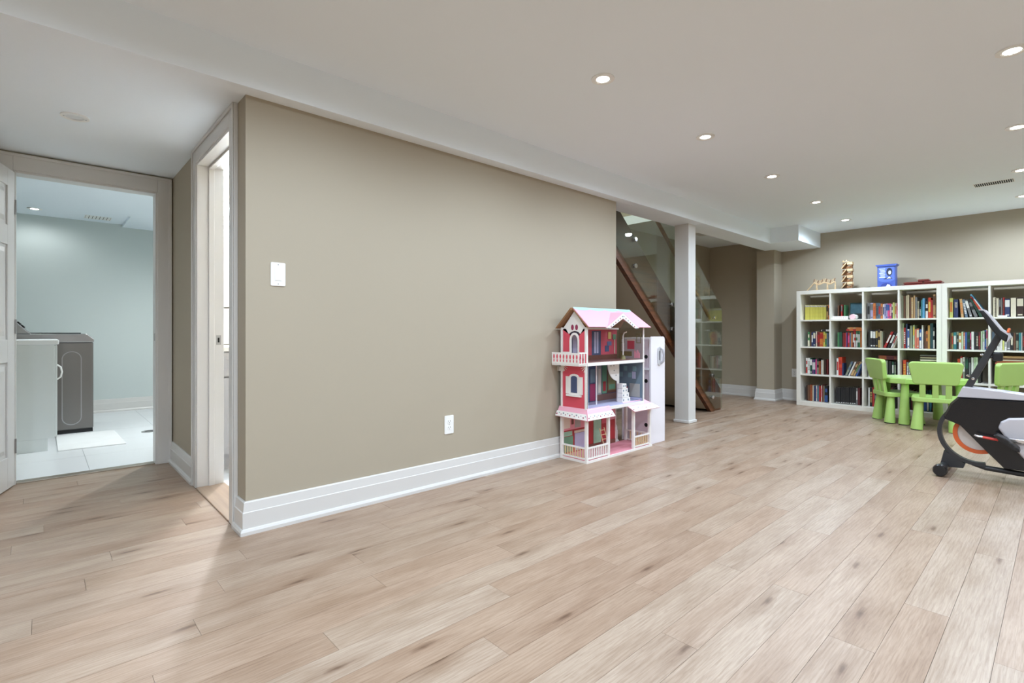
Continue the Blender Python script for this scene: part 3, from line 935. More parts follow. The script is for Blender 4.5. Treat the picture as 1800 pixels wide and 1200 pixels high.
for y0, y1 in ((0.016, 0.068), (0.160, 0.228)):
    d = MB().box(-0.003, 0.0, y0, y1, 0.738, 0.815).build('floral_panel', TOYW, dh)
    for k in range(5):
        yy = y0 + (y1 - y0) * (k + 0.5) / 5
        MB().prism([(yy - 0.005, 0.755 + 0.01 * (k % 2)), (yy + 0.005, 0.755 + 0.01 * (k % 2)), (yy, 0.79 + 0.008 * (k % 2))], 'X', -0.0042, -0.003).build('printed_flower', PRINT['plum'], d)
for yy in (0.095, 0.135):
    MB().prism([(yy + 0.014 * math.cos(2 * PI * k / 10), 1.0 + 0.022 * math.sin(2 * PI * k / 10)) for k in range(10)], 'X', -0.0012, 0.0).build('printed_flower', PRINT['plum'], bpy.data.objects['gable'])
# balcony on the left
ba = MB()
ba.box(-0.085, 0.0, 0.0, DB + 0.02, 0.716, 0.730)
bo = ba.build('balcony_floor', TOYW, dh)
rail = MB().box(-0.088, -0.082, 0.0, DB + 0.02, 0.726, 0.812).build('balcony_railing', TOYW, dh)
for k in range(8):
    yy = 0.018 + k * 0.032
    for zz, rr in ((0.782, 0.009), (0.752, 0.006)):
        MB().prism([(yy + rr * 0.8 * math.cos(2 * PI * q / 8), zz + rr * 2 * math.sin(2 * PI * q / 8)) for q in range(8)], 'X', -0.0895, -0.088).build('printed_baluster', PINKW, rail)
rail2 = MB()
rail2.box(-0.085, -0.005, -0.004, 0.002, 0.728, 0.736)
rail2.box(-0.085, -0.005, -0.004, 0.002, 0.806, 0.814)
rail2.build('balcony_end_rail', TOYW, dh)
for k in range(5):
    x = -0.078 + k * 0.016
    MB().box(x, x + 0.006, -0.003, 0.001, 0.736, 0.806).build('baluster', TOYW if k % 2 else PINKW, dh)
for k in range(3):
    MB().box(-0.002, 0.012, DB - 0.02 - 0.03 * k + 0.055, DB - 0.005 - 0.03 * k + 0.06, 0.665, 0.70).build('rail_block', TOYW, dh)
# ground-floor bay: posts, rails, balusters, little roof
def post_(x, y, z0=0.016, z1=0.372, s=0.010):
    return MB().box(x - s, x + s, y - s, y + s, z0, z1).build('porch_post', TOYW, dh)
for (x, y) in ((0.0, DB - 0.005), (0.0, 0.0), (0.262, 0.0), (0.60, 0.0), (0.835, 0.0), (0.835, DB - 0.01)):
    post_(x, y, z1=0.345 if x > 0.5 else 0.34)
def railing(p0, p1, n, raw):
    p0, p1 = Vector(p0), Vector(p1)
    for z in (0.030, 0.108):
        MB().cyl((p0.x, p0.y, z), (p1.x, p1.y, z), 0.008, seg=4).build('porch_rail', TOYW, dh)
    for k in range(n):
        q = p0.lerp(p1, (k + 1) / (n + 1))
        MB().box(q.x - 0.004, q.x + 0.004, q.y - 0.004, q.y + 0.004, 0.034, 0.104).build('baluster', raw, dh)
RAWL = M('pale_raw_wood', (214, 188, 148), 0.6)
railing((0, 0.01), (0, DB - 0.015), 8, RAWL)
railing((0.01, 0), (0.252, 0), 8, TOYW)
railing((0.61, 0), (0.825, 0), 7, RAWL)
railing((0.835, 0.01), (0.835, DB - 0.02), 5, RAWL)
br = MB()
br.quad([(-0.045, DB + 0.02, 0.325), (-0.045, -0.045, 0.320), (0.0, 0.0, 0.398), (0.0, DB + 0.02, 0.398)])
br.quad([(-0.045, -0.045, 0.320), (0.285, -0.045, 0.320), (0.27, 0.0, 0.398), (0.0, 0.0, 0.398)])
r1 = br.build('bay_roof', PINKL, dh)
sd = r1.modifiers.new('thickness', 'SOLIDIFY'); sd.thickness = 0.005
def strip(p0, p1, q1, q0, t0, t1, lift):
    """band between parameters t0..t1 of the quad p0 p1 (low edge) q1 q0 (high edge)"""
    P = [Vector(p0).lerp(Vector(q0), t0), Vector(p1).lerp(Vector(q1), t0), Vector(p1).lerp(Vector(q1), t1), Vector(p0).lerp(Vector(q0), t1)]
    n = (P[1] - P[0]).cross(P[3] - P[0]).normalized() * lift
    return [tuple(v + n) for v in P]
def floral(parent, quads, nfl, sgn):
    for (p0, p1, q1, q0) in quads:
        b = MB().quad(strip(p0, p1, q1, q0, 0.0, 0.52, sgn * 0.0075))
        b.build('floral_border', TOYW, parent)
        m = MB()
        m2 = MB()
        for k in range(nfl):
            t = (k + 0.5) / nfl
            lo_ = Vector(p0).lerp(Vector(p1), t); hi_ = Vector(q0).lerp(Vector(q1), t)
            c = lo_.lerp(hi_, 0.2 + 0.12 * (k % 2))
            a = (Vector(p1) - Vector(p0)).normalized(); bb = (hi_ - lo_).normalized()
            nrm = a.cross(bb).normalized() * sgn * 0.0085
            rr = 0.007 if k % 3 == 0 else 0.005
            (m if k % 2 == 0 else m2)._f([(m if k % 2 == 0 else m2).bm.verts.new(c + nrm + a * (rr * math.cos(2 * PI * q / 6)) + bb * (rr * math.sin(2 * PI * q / 6))) for q in range(6)], 0)
        m.build('printed_flower', PRINT['plum'], parent)
        m2.build('printed_flower', PRINT['slate'], parent)
floral(r1, [((-0.045, DB + 0.02, 0.325), (-0.045, -0.045, 0.320), (0.0, 0.0, 0.398), (0.0, DB + 0.02, 0.398)), ((-0.045, -0.045, 0.320), (0.285, -0.045, 0.320), (0.27, 0.0, 0.398), (0.0, 0.0, 0.398))], 14, 1)
br = MB().quad([(0.535, -0.055, 0.325), (0.905, -0.055, 0.325), (0.80, 0.03, 0.395), (0.49, 0.03, 0.395)])
r2 = br.build('porch_roof', PINKL, dh)
sd = r2.modifiers.new('thickness', 'SOLIDIFY'); sd.thickness = 0.005
floral(r2, [((0.535, -0.055, 0.325), (0.905, -0.055, 0.325), (0.80, 0.03, 0.395), (0.49, 0.03, 0.395))], 12, 1)
# inside: screen, toy stairs, ladder, front edges
part('back_edge', MB().box(0.686, 0.694, DB - 0.008, DB, 0.016, 0.372), TOYW)
part('divider_post', MB().box(0.268, 0.276, 0.118, 0.126, 0.392, 0.716), TOYW)
part('right_edge', MB().box(TW - 0.010, TW, -0.008, 0.0, 0.380, 1.0), TOYW)
part('front_edge', MB().box(0.0, TW, -0.010, -0.004, 0.370, 0.394), TOYW)
part('front_edge', MB().box(0.0, TW, -0.010, -0.004, 0.714, 0.738), TOYW)
cv = part('arched_screen', MB().prism([(0.42, 0.716), (0.575, 0.716), (0.575, 0.394), (0.545, 0.394), (0.545, 0.56)] + [(0.545 - 0.125 * math.sin(PI / 2 * k / 8), 0.716 - 0.15 * math.cos(PI / 2 * k / 8)) for k in range(1, 8)], 'Y', 0.120, 0.126), TOYW)
for (x, z) in ((0.46, 0.69), (0.50, 0.69), (0.505, 0.65), (0.53, 0.61)):
    MB().prism([(x + 0.009 * math.cos(2 * PI * k / 8), z + 0.006 * math.sin(2 * PI * k / 8)) for k in range(8)], 'Y', 0.1185, 0.12).build('cutout', PRINT['grey'], cv)
for k in range(4):
    s = MB().box(0.52, 0.575 + 0.018 * (3 - k), 0.05, 0.10, 0.394 + 0.038 * k, 0.430 + 0.038 * k).build('toy_step', TOYW, dh)
    for x in (0.535, 0.558 + 0.014 * (3 - k)):
        MB().prism([(x + 0.007 * math.cos(2 * PI * q / 8), 0.412 + 0.038 * k + 0.009 * math.sin(2 * PI * q / 8)) for q in range(8)], 'Y', 0.049, 0.05).build('cutout', PRINT['slate'], s)
for x in (0.36, 0.42):
    MB().cyl((x, 0.10, 0.02), (x, 0.16, 0.19), 0.004, seg=6).build('ladder_rail', RAWL, dh)
for k in range(5):
    f = (k + 0.5) / 5
    MB().cyl((0.36, 0.10 + 0.06 * f, 0.02 + 0.17 * f), (0.42, 0.10 + 0.06 * f, 0.02 + 0.17 * f), 0.0035, seg=6).build('ladder_rung', RAWL, dh)
part('toy_lamp_post', MB().tube([(0.60, 0.10, 0.77), (0.60, 0.10, 0.93), (0.612, 0.10, 0.955), (0.65, 0.10, 0.965)], 0.005, 8), TOYW, smooth=True)
part('toy_lamp_base', MB().lathe([(0.022, 0.738), (0.018, 0.76), (0.008, 0.775), (0.001, 0.776)], (0.60, 0.10, 0), 'Z', 14), PRINT['olive'])
part('roof_beam', MB().box(0.02, 0.715, DB - 0.02, DB, 0.985, 0.999), TOYW)
# roof: ridge along x, dormer cut into the front slope
RG = (0.115, 1.143)                  # ridge (y, z)
EF = (-0.035, 1.0)                   # front eave
EB = (0.265, 1.0)                    # back eave
x0r, x1r, xe0, xe1 = -0.035, 0.715, -0.045, 0.80
def rf(x, t): return (x, EF[0] + (RG[0] - EF[0]) * t, EF[1] + (RG[1] - EF[1]) * t)
mb = MB()
xd0, xd1, xp, tp = 0.20, 0.60, 0.40, 0.80
mb._f([mb.bm.verts.new(p) for p in (rf(-0.02, 0), rf(xd0, 0), rf(xp, tp), rf(xd1, 0), rf(xe1, 0), rf(x1r, 1), rf(-0.02, 1))], 0)
r = mb.build('roof', PINKL, dh)
sd = r.modifiers.new('thickness', 'SOLIDIFY'); sd.thickness = 0.006
mb = MB().quad([(x0r, EB[0], EB[1]), (xe1, EB[0], EB[1]), (x1r, RG[0], RG[1]), (x0r, RG[0], RG[1])])
r3 = mb.build('roof_back', RAWB, dh)
sd = r3.modifiers.new('thickness', 'SOLIDIFY'); sd.thickness = 0.006
mb = MB()
mb.loft([[(x0r - 0.012, EB[0] + 0.005, 0.992), (x0r - 0.012, RG[0], RG[1] + 0.004), (x0r - 0.012, RG[0], RG[1] - 0.014), (x0r - 0.012, EB[0] - 0.012, 0.992)],
         [(0.0, EB[0] + 0.005, 0.992), (0.0, RG[0], RG[1] + 0.004), (0.0, RG[0], RG[1] - 0.014), (0.0, EB[0] - 0.012, 0.992)]])
mb.build('barge_board', RAWB, dh)
mb = MB()
mb.loft([[(x0r + 0.01, EF[0], 0.996), (x0r + 0.01, RG[0], RG[1]), (x0r + 0.01, RG[0], RG[1] - 0.008), (x0r + 0.01, EF[0] + 0.008, 0.996)],
         [(0.0, EF[0], 0.996), (0.0, RG[0], RG[1]), (0.0, RG[0], RG[1] - 0.008), (0.0, EF[0] + 0.008, 0.996)]])
mb.build('barge_board', RAWB, dh)
mb = MB()
n = 24
up = [(-0.02 + (x1r + 0.02) * k / n, 1.0) for k in range(n + 1)]
lo2 = [(x, 0.93 - 0.07 * abs(math.sin(PI * 4 * k / n))) for k, (x, t) in enumerate(up)]
def rl_(x, t):
    p = rf(x, t)
    return (p[0], p[1] - 0.005, p[2] + 0.005)
for k in range(n):
    mb.quad([rl_(lo2[k][0], lo2[k][1]), rl_(lo2[k + 1][0], lo2[k + 1][1]), rl_(up[k + 1][0], 1.03), rl_(up[k][0], 1.03)])
mb.build('scalloped_ridge', AQUA, r)
# dormer barge boards with flowers
for (a, b) in ((xd0 - 0.02, xp), (xd1 + 0.02, xp)):
    s = 1 if b > a else -1
    A0 = Vector((a, EF[0] - 0.006, 0.996)); B0 = Vector((xp, EF[0] - 0.006, 1.112))
    d = MB().loft([[tuple(A0), tuple(B0), tuple(B0 + Vector((0, 0, -0.042))), tuple(A0 + Vector((s * 0.055, 0, -0.002)))],
                   [tuple(A0 + Vector((0, 0.006, 0))), tuple(B0 + Vector((0, 0.006, 0))), tuple(B0 + Vector((0, 0.006, -0.042))), tuple(A0 + Vector((s * 0.055, 0.006, -0.002)))]])
    o = d.build('dormer_board', TOYW, dh)
    for k in range(7):
        c = A0.lerp(B0, (k + 0.8) / 7.5) + Vector((s * 0.012, -0.001, -0.016))
        MB().prism([(c.x + 0.0055 * math.cos(2 * PI * q / 6), c.z + 0.0055 * math.sin(2 * PI * q / 6)) for q in range(6)], 'Y', c.y, c.y + 0.001).build('printed_flower', PRINT['plum' if k % 2 else 'slate'], o)
    # dormer roof sides running back to the main slope
    mb = MB().quad([tuple(A0), tuple(B0), (xp, EF[0] + (RG[0] - EF[0]) * 0.80, 1.114), (a + s * 0.02, EF[0] + 0.002, 0.999)])
    q_ = mb.build('dormer_roof', PINKL, dh)
    sd = q_.modifiers.new('thickness', 'SOLIDIFY'); sd.thickness = 0.004

# ------------------------------------------------------------------ toy refrigerator beside the doll house
FRW = M('toy_fridge_white', (234, 230, 236), 0.4, var=0.01)
fr = thing('toy_refrigerator', 'tall white toy refrigerator with grey handle right of the doll house', 'toy refrigerator', (3.84, 2.40, 0))
out_ = [(-0.0, 0.0), (0.225, 0.0)] + [(0.225 - 0.03 + 0.03 * math.cos(PI / 2 * k / 5), 0.925 - 0.03 + 0.03 * math.sin(PI / 2 * k / 5)) for k in range(6)] + [(0.03 - 0.03 * math.sin(PI / 2 * k / 5), 0.925 - 0.03 + 0.03 * math.cos(PI / 2 * k / 5)) for k in range(6)]
dd = MB().prism(out_, 'Y', 0.0, 0.018).build('door', FRW, fr, bevel=0.002)
MB().box(0.205, 0.22, 0.018, 0.30, 0.0, 0.90).build('side_panel', FRW, fr)
MB().box(0.012, 0.020, 0.018, 0.30, 0.0, 0.90).build('side_panel', M('toy_fridge_shaded_white', (214, 198, 208), 0.5), fr)  # white panel; the shade of the recess is put into its pinkish colour
MB().box(0.012, 0.22, 0.018, 0.30, 0.90, 0.915).build('top_panel', FRW, fr)
MB().box(0.0, 0.22, 0.29, 0.30, 0.0, 0.90).build('back_panel', FRW, fr)
for z in (0.635,):
    MB().box(0.0, 0.012, 0.02, 0.29, z, z + 0.018).build('side_batten', FRW, fr)
for z in (0.75, 0.54, 0.16):
    MB().cyl((0.0105, 0.055, z), (0.012, 0.055, z), 0.017, seg=18).build('round_hole', DARK, fr)
hd = MB().prism(rrect(0.060, 0.165, 0.028, 6, 0.128, 0.755), 'Y', -0.008, 0.0).build('handle_plate', M('toy_grey_plastic', (196, 196, 200), 0.3), fr, bevel=0.003)
MB().tube([(0.148, -0.008, 0.69), (0.150, -0.03, 0.71), (0.150, -0.034, 0.76), (0.148, -0.028, 0.81), (0.146, -0.008, 0.825)], 0.010, 8).build('handle_grip', M('toy_grey_plastic2', (180, 180, 186), 0.3), hd, smooth=True)
MB().box(0.115, 0.132, -0.0095, -0.008, 0.72, 0.80).build('handle_slot', M('toy_dark_grey', (110, 110, 116), 0.4), hd)
for z in (0.12, 0.36, 0.58, 0.80):
    MB().box(0.2235, 0.2265, 0.003, 0.014, z, z + 0.03).build('hinge', STEEL, fr)

# ------------------------------------------------------------------ bookcases
BCW = M('white_bookcase_foil', (228, 224, 214), 0.38, var=0.01)
CELL, DIV, OUT = 0.3335, 0.0175, 0.048
BW = OUT * 2 + CELL * 4 + DIV * 3
ROWZ = [1.120, 0.771, 0.412, 0.055]
def bookcase(label, y_left):
    t = thing('bookcase', label, 'bookcase', (7.335, y_left, 0))
    D = 0.39
    for (y0, y1) in ((-OUT, 0), (-BW, -BW + OUT)):
        MB().box(0, D, y0, y1, 0, 1.50).build('side_panel', BCW, t, bevel=0.002)
    MB().box(0, D, -BW + OUT, -OUT, 1.452, 1.50).build('top_panel', BCW, t, bevel=0.002)
    MB().box(0, D, -BW + OUT, -OUT, 0.0, 0.055).build('bottom_panel', BCW, t, bevel=0.002)
    for z in ROWZ[:3]:
        MB().box(0.002, D, -BW + OUT, -OUT, z - 0.0175, z).build('shelf', BCW, t)
    for k in range(3):
        yy = -OUT - CELL * (k + 1) - DIV * k
        zs = [(0.055, ROWZ[2] - 0.0175), (ROWZ[2], ROWZ[1] - 0.0175), (ROWZ[1], ROWZ[0] - 0.0175), (ROWZ[0], 1.452)]
        for (a, b) in zs:
            MB().box(0.003, D, yy - DIV, yy, a, b).build('divider', BCW, t)
    return t
bookcase('white cube bookcase on the left, with toys on top', 2.396)
bookcase('white cube bookcase on the right, behind the exercise bike', 0.9195)

# ------------------------------------------------------------------ books
BC = {k: (M('book_' + k, c, 0.5, var=0.10, scale=30)) for k, c in dict(
    yellow=(214, 206, 96), tan=(196, 160, 112), orange=(208, 122, 58), brown=(104, 70, 50), red=(176, 44, 42), grey=(120, 120, 120), green=(72, 130, 84), lavender=(176, 172, 206), slate=(92, 110, 128),
    white=(226, 224, 220), navy=(44, 56, 96), pink=(222, 84, 138), lime=(204, 208, 120), cream=(222, 214, 190), greygreen=(136, 140, 120), beige=(190, 176, 146), teal=(52, 128, 132), skyblue=(92, 158, 196),
    black=(32, 31, 32), orangered=(206, 70, 40), darkred=(116, 36, 36), darkgreen=(30, 78, 58), purple=(98, 62, 112), darkbrown=(58, 38, 30), palegreen=(190, 210, 176), salmon=(212, 120, 98), blue=(60, 94, 160),
    ochre=(196, 150, 80), darkteal=(40, 82, 88), rust=(150, 78, 44), maroon=(92, 34, 40), olive=(150, 140, 84), gold=(190, 160, 96), yellowish=(220, 190, 80)).items()}
BC['yellowband'] = BC['yellowish']
PAPER = M('book_pages', (224, 216, 196), 0.8, var=0.06, scale=60)
SPOKEN = dict(greygreen='grey-green', palegreen='pale green', darkred='dark red', darkgreen='dark green', darkbrown='dark brown', skyblue='sky blue', orangered='orange-red', darkteal='dark teal')
ORD = ['first', 'second', 'third', 'fourth', 'fifth', 'sixth', 'seventh', 'eighth', 'ninth', 'tenth', 'eleventh', 'twelfth', 'thirteenth', 'fourteenth', 'fifteenth', 'sixteenth', 'seventeenth', 'eighteenth', 'nineteenth', 'twentieth']
ROWN = ['top', 'second', 'third', 'bottom']
COLN = ['first', 'second', 'third', 'fourth']
BOOKS = {
'L00':[(2.329,0.019,0.199,'yellow','whiteblue'),(2.310,0.019,0.198,'yellow','whiteblue'),(2.291,0.019,0.198,'yellow','whiteblue'),(2.272,0.019,0.197,'yellow','whiteblue'),(2.253,0.019,0.196,'yellow','whiteblue'),(2.234,0.019,0.195,'yellow','whiteblue'),(2.215,0.019,0.195,'yellow','whiteblue'),(2.196,0.019,0.194,'yellow','whiteblue'),(2.178,0.019,0.193,'yellow','whiteblue'),(2.159,0.018,0.193,'yellow','whiteblue'),(2.141,0.018,0.192,'yellow','whiteblue'),(2.122,0.018,0.191,'yellow','whiteblue'),(2.104,0.018,0.190,'yellow','whiteblue'),(2.082,0.018,0.193,'tan','black'),(2.062,0.016,0.190,'orange','black')],
'L01':[(1.951,0.016,0.181,'brown',0),(1.913,0.016,0.187,'red','grey'),(1.884,0.020,0.182,'green',0)],
'L02':[(1.634,0.029,0.199,'grey','black'),(1.605,0.030,0.197,'lavender','grey'),(1.574,0.027,0.191,'orange','red'),(1.547,0.022,0.194,'slate','black'),(1.525,0.023,0.193,'slate','red'),(1.503,0.021,0.185,'orange','navy'),(1.482,0.015,0.177,'white','navy'),(1.467,0.016,0.180,'lavender','blue'),(1.451,0.016,0.183,'lavender','blue'),(1.433,0.019,0.182,'pink','blue'),(1.415,0.017,0.181,'pink','white'),(1.397,0.012,0.173,'white','navy'),(1.385,0.020,0.194,'lime',0),(1.363,0.016,0.186,'cream','orange'),(1.346,0.011,0.182,'pink','red')],
'L03':[(1.295,0.017,0.274,'greygreen',0),(1.277,0.018,0.266,'brown',0),(1.255,0.014,0.269,'beige',0),(1.239,0.016,0.278,'beige',0),(1.222,0.017,0.250,'brown',0),(1.203,0.017,0.245,'tan','beige'),(1.184,0.016,0.268,'tan',0),(1.166,0.018,0.247,'grey',0),(1.147,0.015,0.198,'beige','greygreen'),(1.129,0.015,0.135,'black','white'),(1.113,0.011,0.210,'teal',0),(1.101,0.022,0.230,'skyblue',0),(1.073,0.022,0.195,'black','white'),(1.049,0.024,0.234,'orangered','yellow'),(1.025,0.018,0.206,'red',0),(1.005,0.022,0.269,'tan','brown')],
'L10':[(2.295,0.024,0.193,'green','cream'),(2.269,0.015,0.193,'brown',0),(2.253,0.020,0.186,'navy','white'),(2.233,0.026,0.193,'navy','cream'),(2.198,0.012,0.200,'cream','pink'),(2.185,0.031,0.193,'darkred','red'),(2.153,0.039,0.186,'orange','red'),(2.114,0.019,0.193,'yellow','orange'),(2.094,0.019,0.186,'green','yellow'),(2.075,0.022,0.178,'slate',0)],
'L11':[(1.954,0.019,0.186,'green',0),(1.934,0.031,0.190,'darkgreen',0),(1.897,0.019,0.182,'darkred',0),(1.878,0.018,0.179,'red',0),(1.859,0.015,0.183,'purple',0),(1.842,0.021,0.183,'red','pink'),(1.820,0.017,0.179,'slate',0),(1.802,0.012,0.186,'orange',0),(1.789,0.018,0.204,'darkred','white'),(1.771,0.015,0.200,'red','white'),(1.753,0.015,0.204,'green','white'),(1.738,0.014,0.204,'darkgreen','white'),(1.723,0.014,0.204,'green','white'),(1.708,0.014,0.204,'orange',0)],
'L12':[(1.623,0.021,0.215,'black',0),(1.601,0.024,0.215,'black','white'),(1.576,0.024,0.211,'black','white'),(1.547,0.020,0.219,'black','gold'),(1.526,0.021,0.226,'darkbrown','gold'),(1.503,0.015,0.204,'beige',0),(1.488,0.012,0.193,'greygreen',0)],
'L13':[(1.289,0.013,0.295,'palegreen',0),(1.275,0.018,0.242,'red','white'),(1.255,0.016,0.287,'navy',0),(1.239,0.018,0.225,'white','blue'),(1.214,0.023,0.266,'greygreen',0),(1.186,0.014,0.273,'palegreen','yellow'),(1.170,0.016,0.225,'salmon',0),(1.154,0.020,0.231,'salmon','cream'),(1.129,0.019,0.224,'blue','white'),(1.108,0.014,0.269,'white',0),(1.086,0.018,0.197,'brown',0),(1.067,0.015,0.204,'orange','brown'),(1.052,0.019,0.268,'ochre',0),(1.032,0.026,0.292,'darkteal',0),(1.005,0.015,0.244,'black','white')],
'L20':[(2.315,0.020,0.205,'white','red'),(2.294,0.026,0.206,'white','greygreen'),(2.267,0.024,0.203,'darkgreen','white'),(2.241,0.019,0.189,'purple','white'),(2.221,0.016,0.190,'navy','white'),(2.204,0.014,0.191,'pink',0),(2.187,0.021,0.202,'black','greygreen'),(2.164,0.024,0.170,'rust',0),(2.138,0.013,0.186,'white',0),(2.124,0.014,0.183,'cream',0),(2.103,0.023,0.195,'darkbrown',0),(2.079,0.020,0.196,'darkred',0)],
'L21':[(1.962,0.021,0.215,'white','red'),(1.941,0.039,0.232,'orangered','red'),(1.900,0.016,0.156,'navy',0)],
'L22':[(1.623,0.022,0.221,'white','grey'),(1.601,0.019,0.214,'darkbrown',0),(1.580,0.017,0.211,'maroon',0),(1.560,0.022,0.204,'black',0),(1.536,0.028,0.209,'slate',0),(1.502,0.031,0.207,'brown',0),(1.465,0.036,0.205,'greygreen',0),(1.422,0.030,0.203,'black',0),(1.387,0.019,0.197,'darkgreen','white'),(1.367,0.020,0.196,'black','palegreen')],
'L23':[(1.281,0.028,0.220,'orangered','yellow'),(1.248,0.020,0.196,'grey','white'),(1.226,0.013,0.193,'black','white'),(1.213,0.011,0.190,'brown',0),(1.196,0.020,0.180,'slate',0),(1.170,0.023,0.188,'maroon',0),(1.142,0.022,0.188,'beige',0),(1.114,0.028,0.191,'black',0),(1.081,0.028,0.191,'navy',0),(1.047,0.033,0.193,'brown',0)],
'L30':[(2.315,0.020,0.200,'darkbrown',0),(2.294,0.024,0.209,'brown',0),(2.270,0.026,0.211,'rust',0),(2.241,0.017,0.206,'cream',0),(2.223,0.026,0.200,'navy',0),(2.195,0.009,0.209,'white','red'),(2.186,0.022,0.206,'slate','teal'),(2.163,0.022,0.204,'red',0),(2.140,0.012,0.214,'cream','pink'),(2.127,0.016,0.218,'darkred',0),(2.110,0.012,0.212,'greygreen',0),(2.097,0.036,0.213,'black','blue')],
'L31':[(1.970,0.024,0.201,'black','whitefoot'),(1.946,0.024,0.203,'black','whitefoot'),(1.922,0.024,0.205,'black','whitefoot'),(1.898,0.024,0.207,'black','whitefoot'),(1.874,0.024,0.209,'black','whitefoot'),(1.851,0.023,0.211,'black','whitefoot'),(1.827,0.023,0.213,'black','whitefoot'),(1.804,0.023,0.215,'black','whitefoot'),(1.781,0.023,0.217,'black','whitefoot'),(1.753,0.018,0.212,'grey','white'),(1.734,0.026,0.213,'maroon',0)],
'L32':[(1.623,0.016,0.226,'white',0),(1.606,0.024,0.224,'black','gold'),(1.582,0.022,0.233,'red',0),(1.559,0.018,0.231,'grey','black'),(1.540,0.032,0.237,'black',0),(1.502,0.031,0.236,'navy',0),(1.468,0.027,0.235,'skyblue','white'),(1.437,0.027,0.238,'black',0),(1.407,0.030,0.247,'brown',0),(1.374,0.030,0.246,'black',0)],
'L33':[(1.268,0.029,0.230,'darkbrown',0),(1.236,0.026,0.232,'black',0),(1.207,0.026,0.228,'maroon',0),(1.177,0.021,0.216,'cream',0),(1.153,0.028,0.218,'black',0),(1.122,0.025,0.231,'slate',0),(1.092,0.028,0.237,'black','blue'),(1.061,0.019,0.240,'darkteal','white'),(1.039,0.019,0.242,'skyblue',0),(1.017,0.025,0.244,'black','red')],
'R00':[(0.863,0.030,0.220,'lime','orange'),(0.827,0.037,0.204,'navy','8000')],
'R01':[(0.511,0.022,0.212,'cream','dots'),(0.484,0.019,0.202,'cream',0),(0.463,0.015,0.198,'darkbrown','grey'),(0.447,0.011,0.203,'grey',0),(0.433,0.012,0.208,'red','brown'),(0.417,0.037,0.192,'navy','white'),(0.373,0.039,0.199,'cream',0),(0.328,0.048,0.203,'darkbrown','cream')],
'R10':[(0.859,0.012,0.181,'brown',0),(0.846,0.015,0.181,'olive','red'),(0.830,0.026,0.188,'teal','white'),(0.803,0.017,0.194,'greygreen','black'),(0.784,0.020,0.181,'ochre','white'),(0.763,0.015,0.194,'palegreen',0),(0.746,0.012,0.188,'salmon','cream'),(0.734,0.018,0.188,'blue',0),(0.715,0.022,0.191,'darkgreen','black'),(0.693,0.011,0.194,'maroon','pink'),(0.681,0.021,0.194,'white',0),(0.658,0.016,0.188,'black',0),(0.642,0.016,0.188,'black','cream'),(0.625,0.018,0.194,'maroon','red'),(0.605,0.012,0.200,'palegreen',0),(0.592,0.017,0.206,'palegreen','white'),(0.574,0.013,0.212,'blue','black'),(0.561,0.010,0.225,'cream','pink')],
'R11':[(0.516,0.018,0.194,'slate',0),(0.498,0.018,0.188,'grey','teal'),(0.478,0.024,0.188,'white','grey'),(0.454,0.017,0.185,'white',0),(0.435,0.013,0.182,'lime',0),(0.420,0.017,0.185,'white','grey'),(0.402,0.025,0.188,'grey','white'),(0.375,0.020,0.182,'black','cream'),(0.353,0.016,0.179,'brown',0),(0.334,0.019,0.182,'greygreen','black'),(0.313,0.017,0.185,'teal',0),(0.296,0.008,0.185,'white',0),(0.286,0.012,0.188,'darkbrown','red')],
'R20':[(0.796,0.023,0.253,'orangered',0),(0.773,0.018,0.281,'red','white'),(0.752,0.018,0.275,'white','greygreen'),(0.731,0.026,0.273,'black','darkgreen'),(0.704,0.020,0.270,'black','grey'),(0.682,0.019,0.273,'white',0),(0.661,0.014,0.275,'palegreen',0),(0.646,0.018,0.276,'palegreen',0),(0.627,0.023,0.277,'black',0)],
}

def book_mesh(w, h, d, col, band):
    """spine faces -x; w runs to -y from the origin (left edge), cover boards, inset page block, printed bands on the spine"""
    mb = MB()
    t = min(0.0022, w * 0.16)
    mb.box(0, t, -w, 0, 0, h, 0)
    mb.box(t, d, -t, 0, 0, h, 0)
    mb.box(t, d, -w, -w + t, 0, h, 0)
    mb.box(t, d - 0.004, -w + t, -t, 0.003, h - 0.004, 1)
    e = -0.0004
    i = w * 0.14
    if band == 'whiteblue':
        mb.box(e, 0, -w + 0.0005, -0.0005, h * 0.86, h * 0.97, 2)
        mb.prism([(-w * 0.15, h * 0.865), (-w * 0.75, h * 0.96), (-w * 0.9, h * 0.96), (-w * 0.45, h * 0.865)], 'X', e - 0.0003, e, 3)
    elif band == 'whitefoot':
        mb.box(e, 0, -w + i, -i, h * 0.04, h * 0.085, 2)
    elif band == 'dots':
        for k in range(12):
            mb.box(e, 0, -w, -w * 0.72, h * (0.05 + 0.078 * k), h * (0.05 + 0.078 * k) + h * 0.03, 2)
    elif band and band != '8000':
        st_ = int((w * 9731 + h * 617) * 1000) % 4
        if st_ == 0:
            mb.box(e, 0, -w + i, -i, h * 0.30, h * 0.80, 2)
        elif st_ == 1:
            mb.box(e, 0, -w + 0.0004, -0.0004, h * 0.55, h * 0.93, 2)
            mb.box(e, 0, -w + i, -i, h * 0.08, h * 0.14, 2)
        elif st_ == 2:
            for k in range(7):
                mb.box(e, 0, -w + i, -i, h * (0.22 + 0.085 * k), h * (0.22 + 0.085 * k) + h * 0.05, 2)
        else:
            mb.box(e, 0, -w + 0.0004, -0.0004, h * 0.02, h * 0.42, 2)
            mb.box(e, 0, -w + i, -i, h * 0.6, h * 0.82, 2)
    return mb

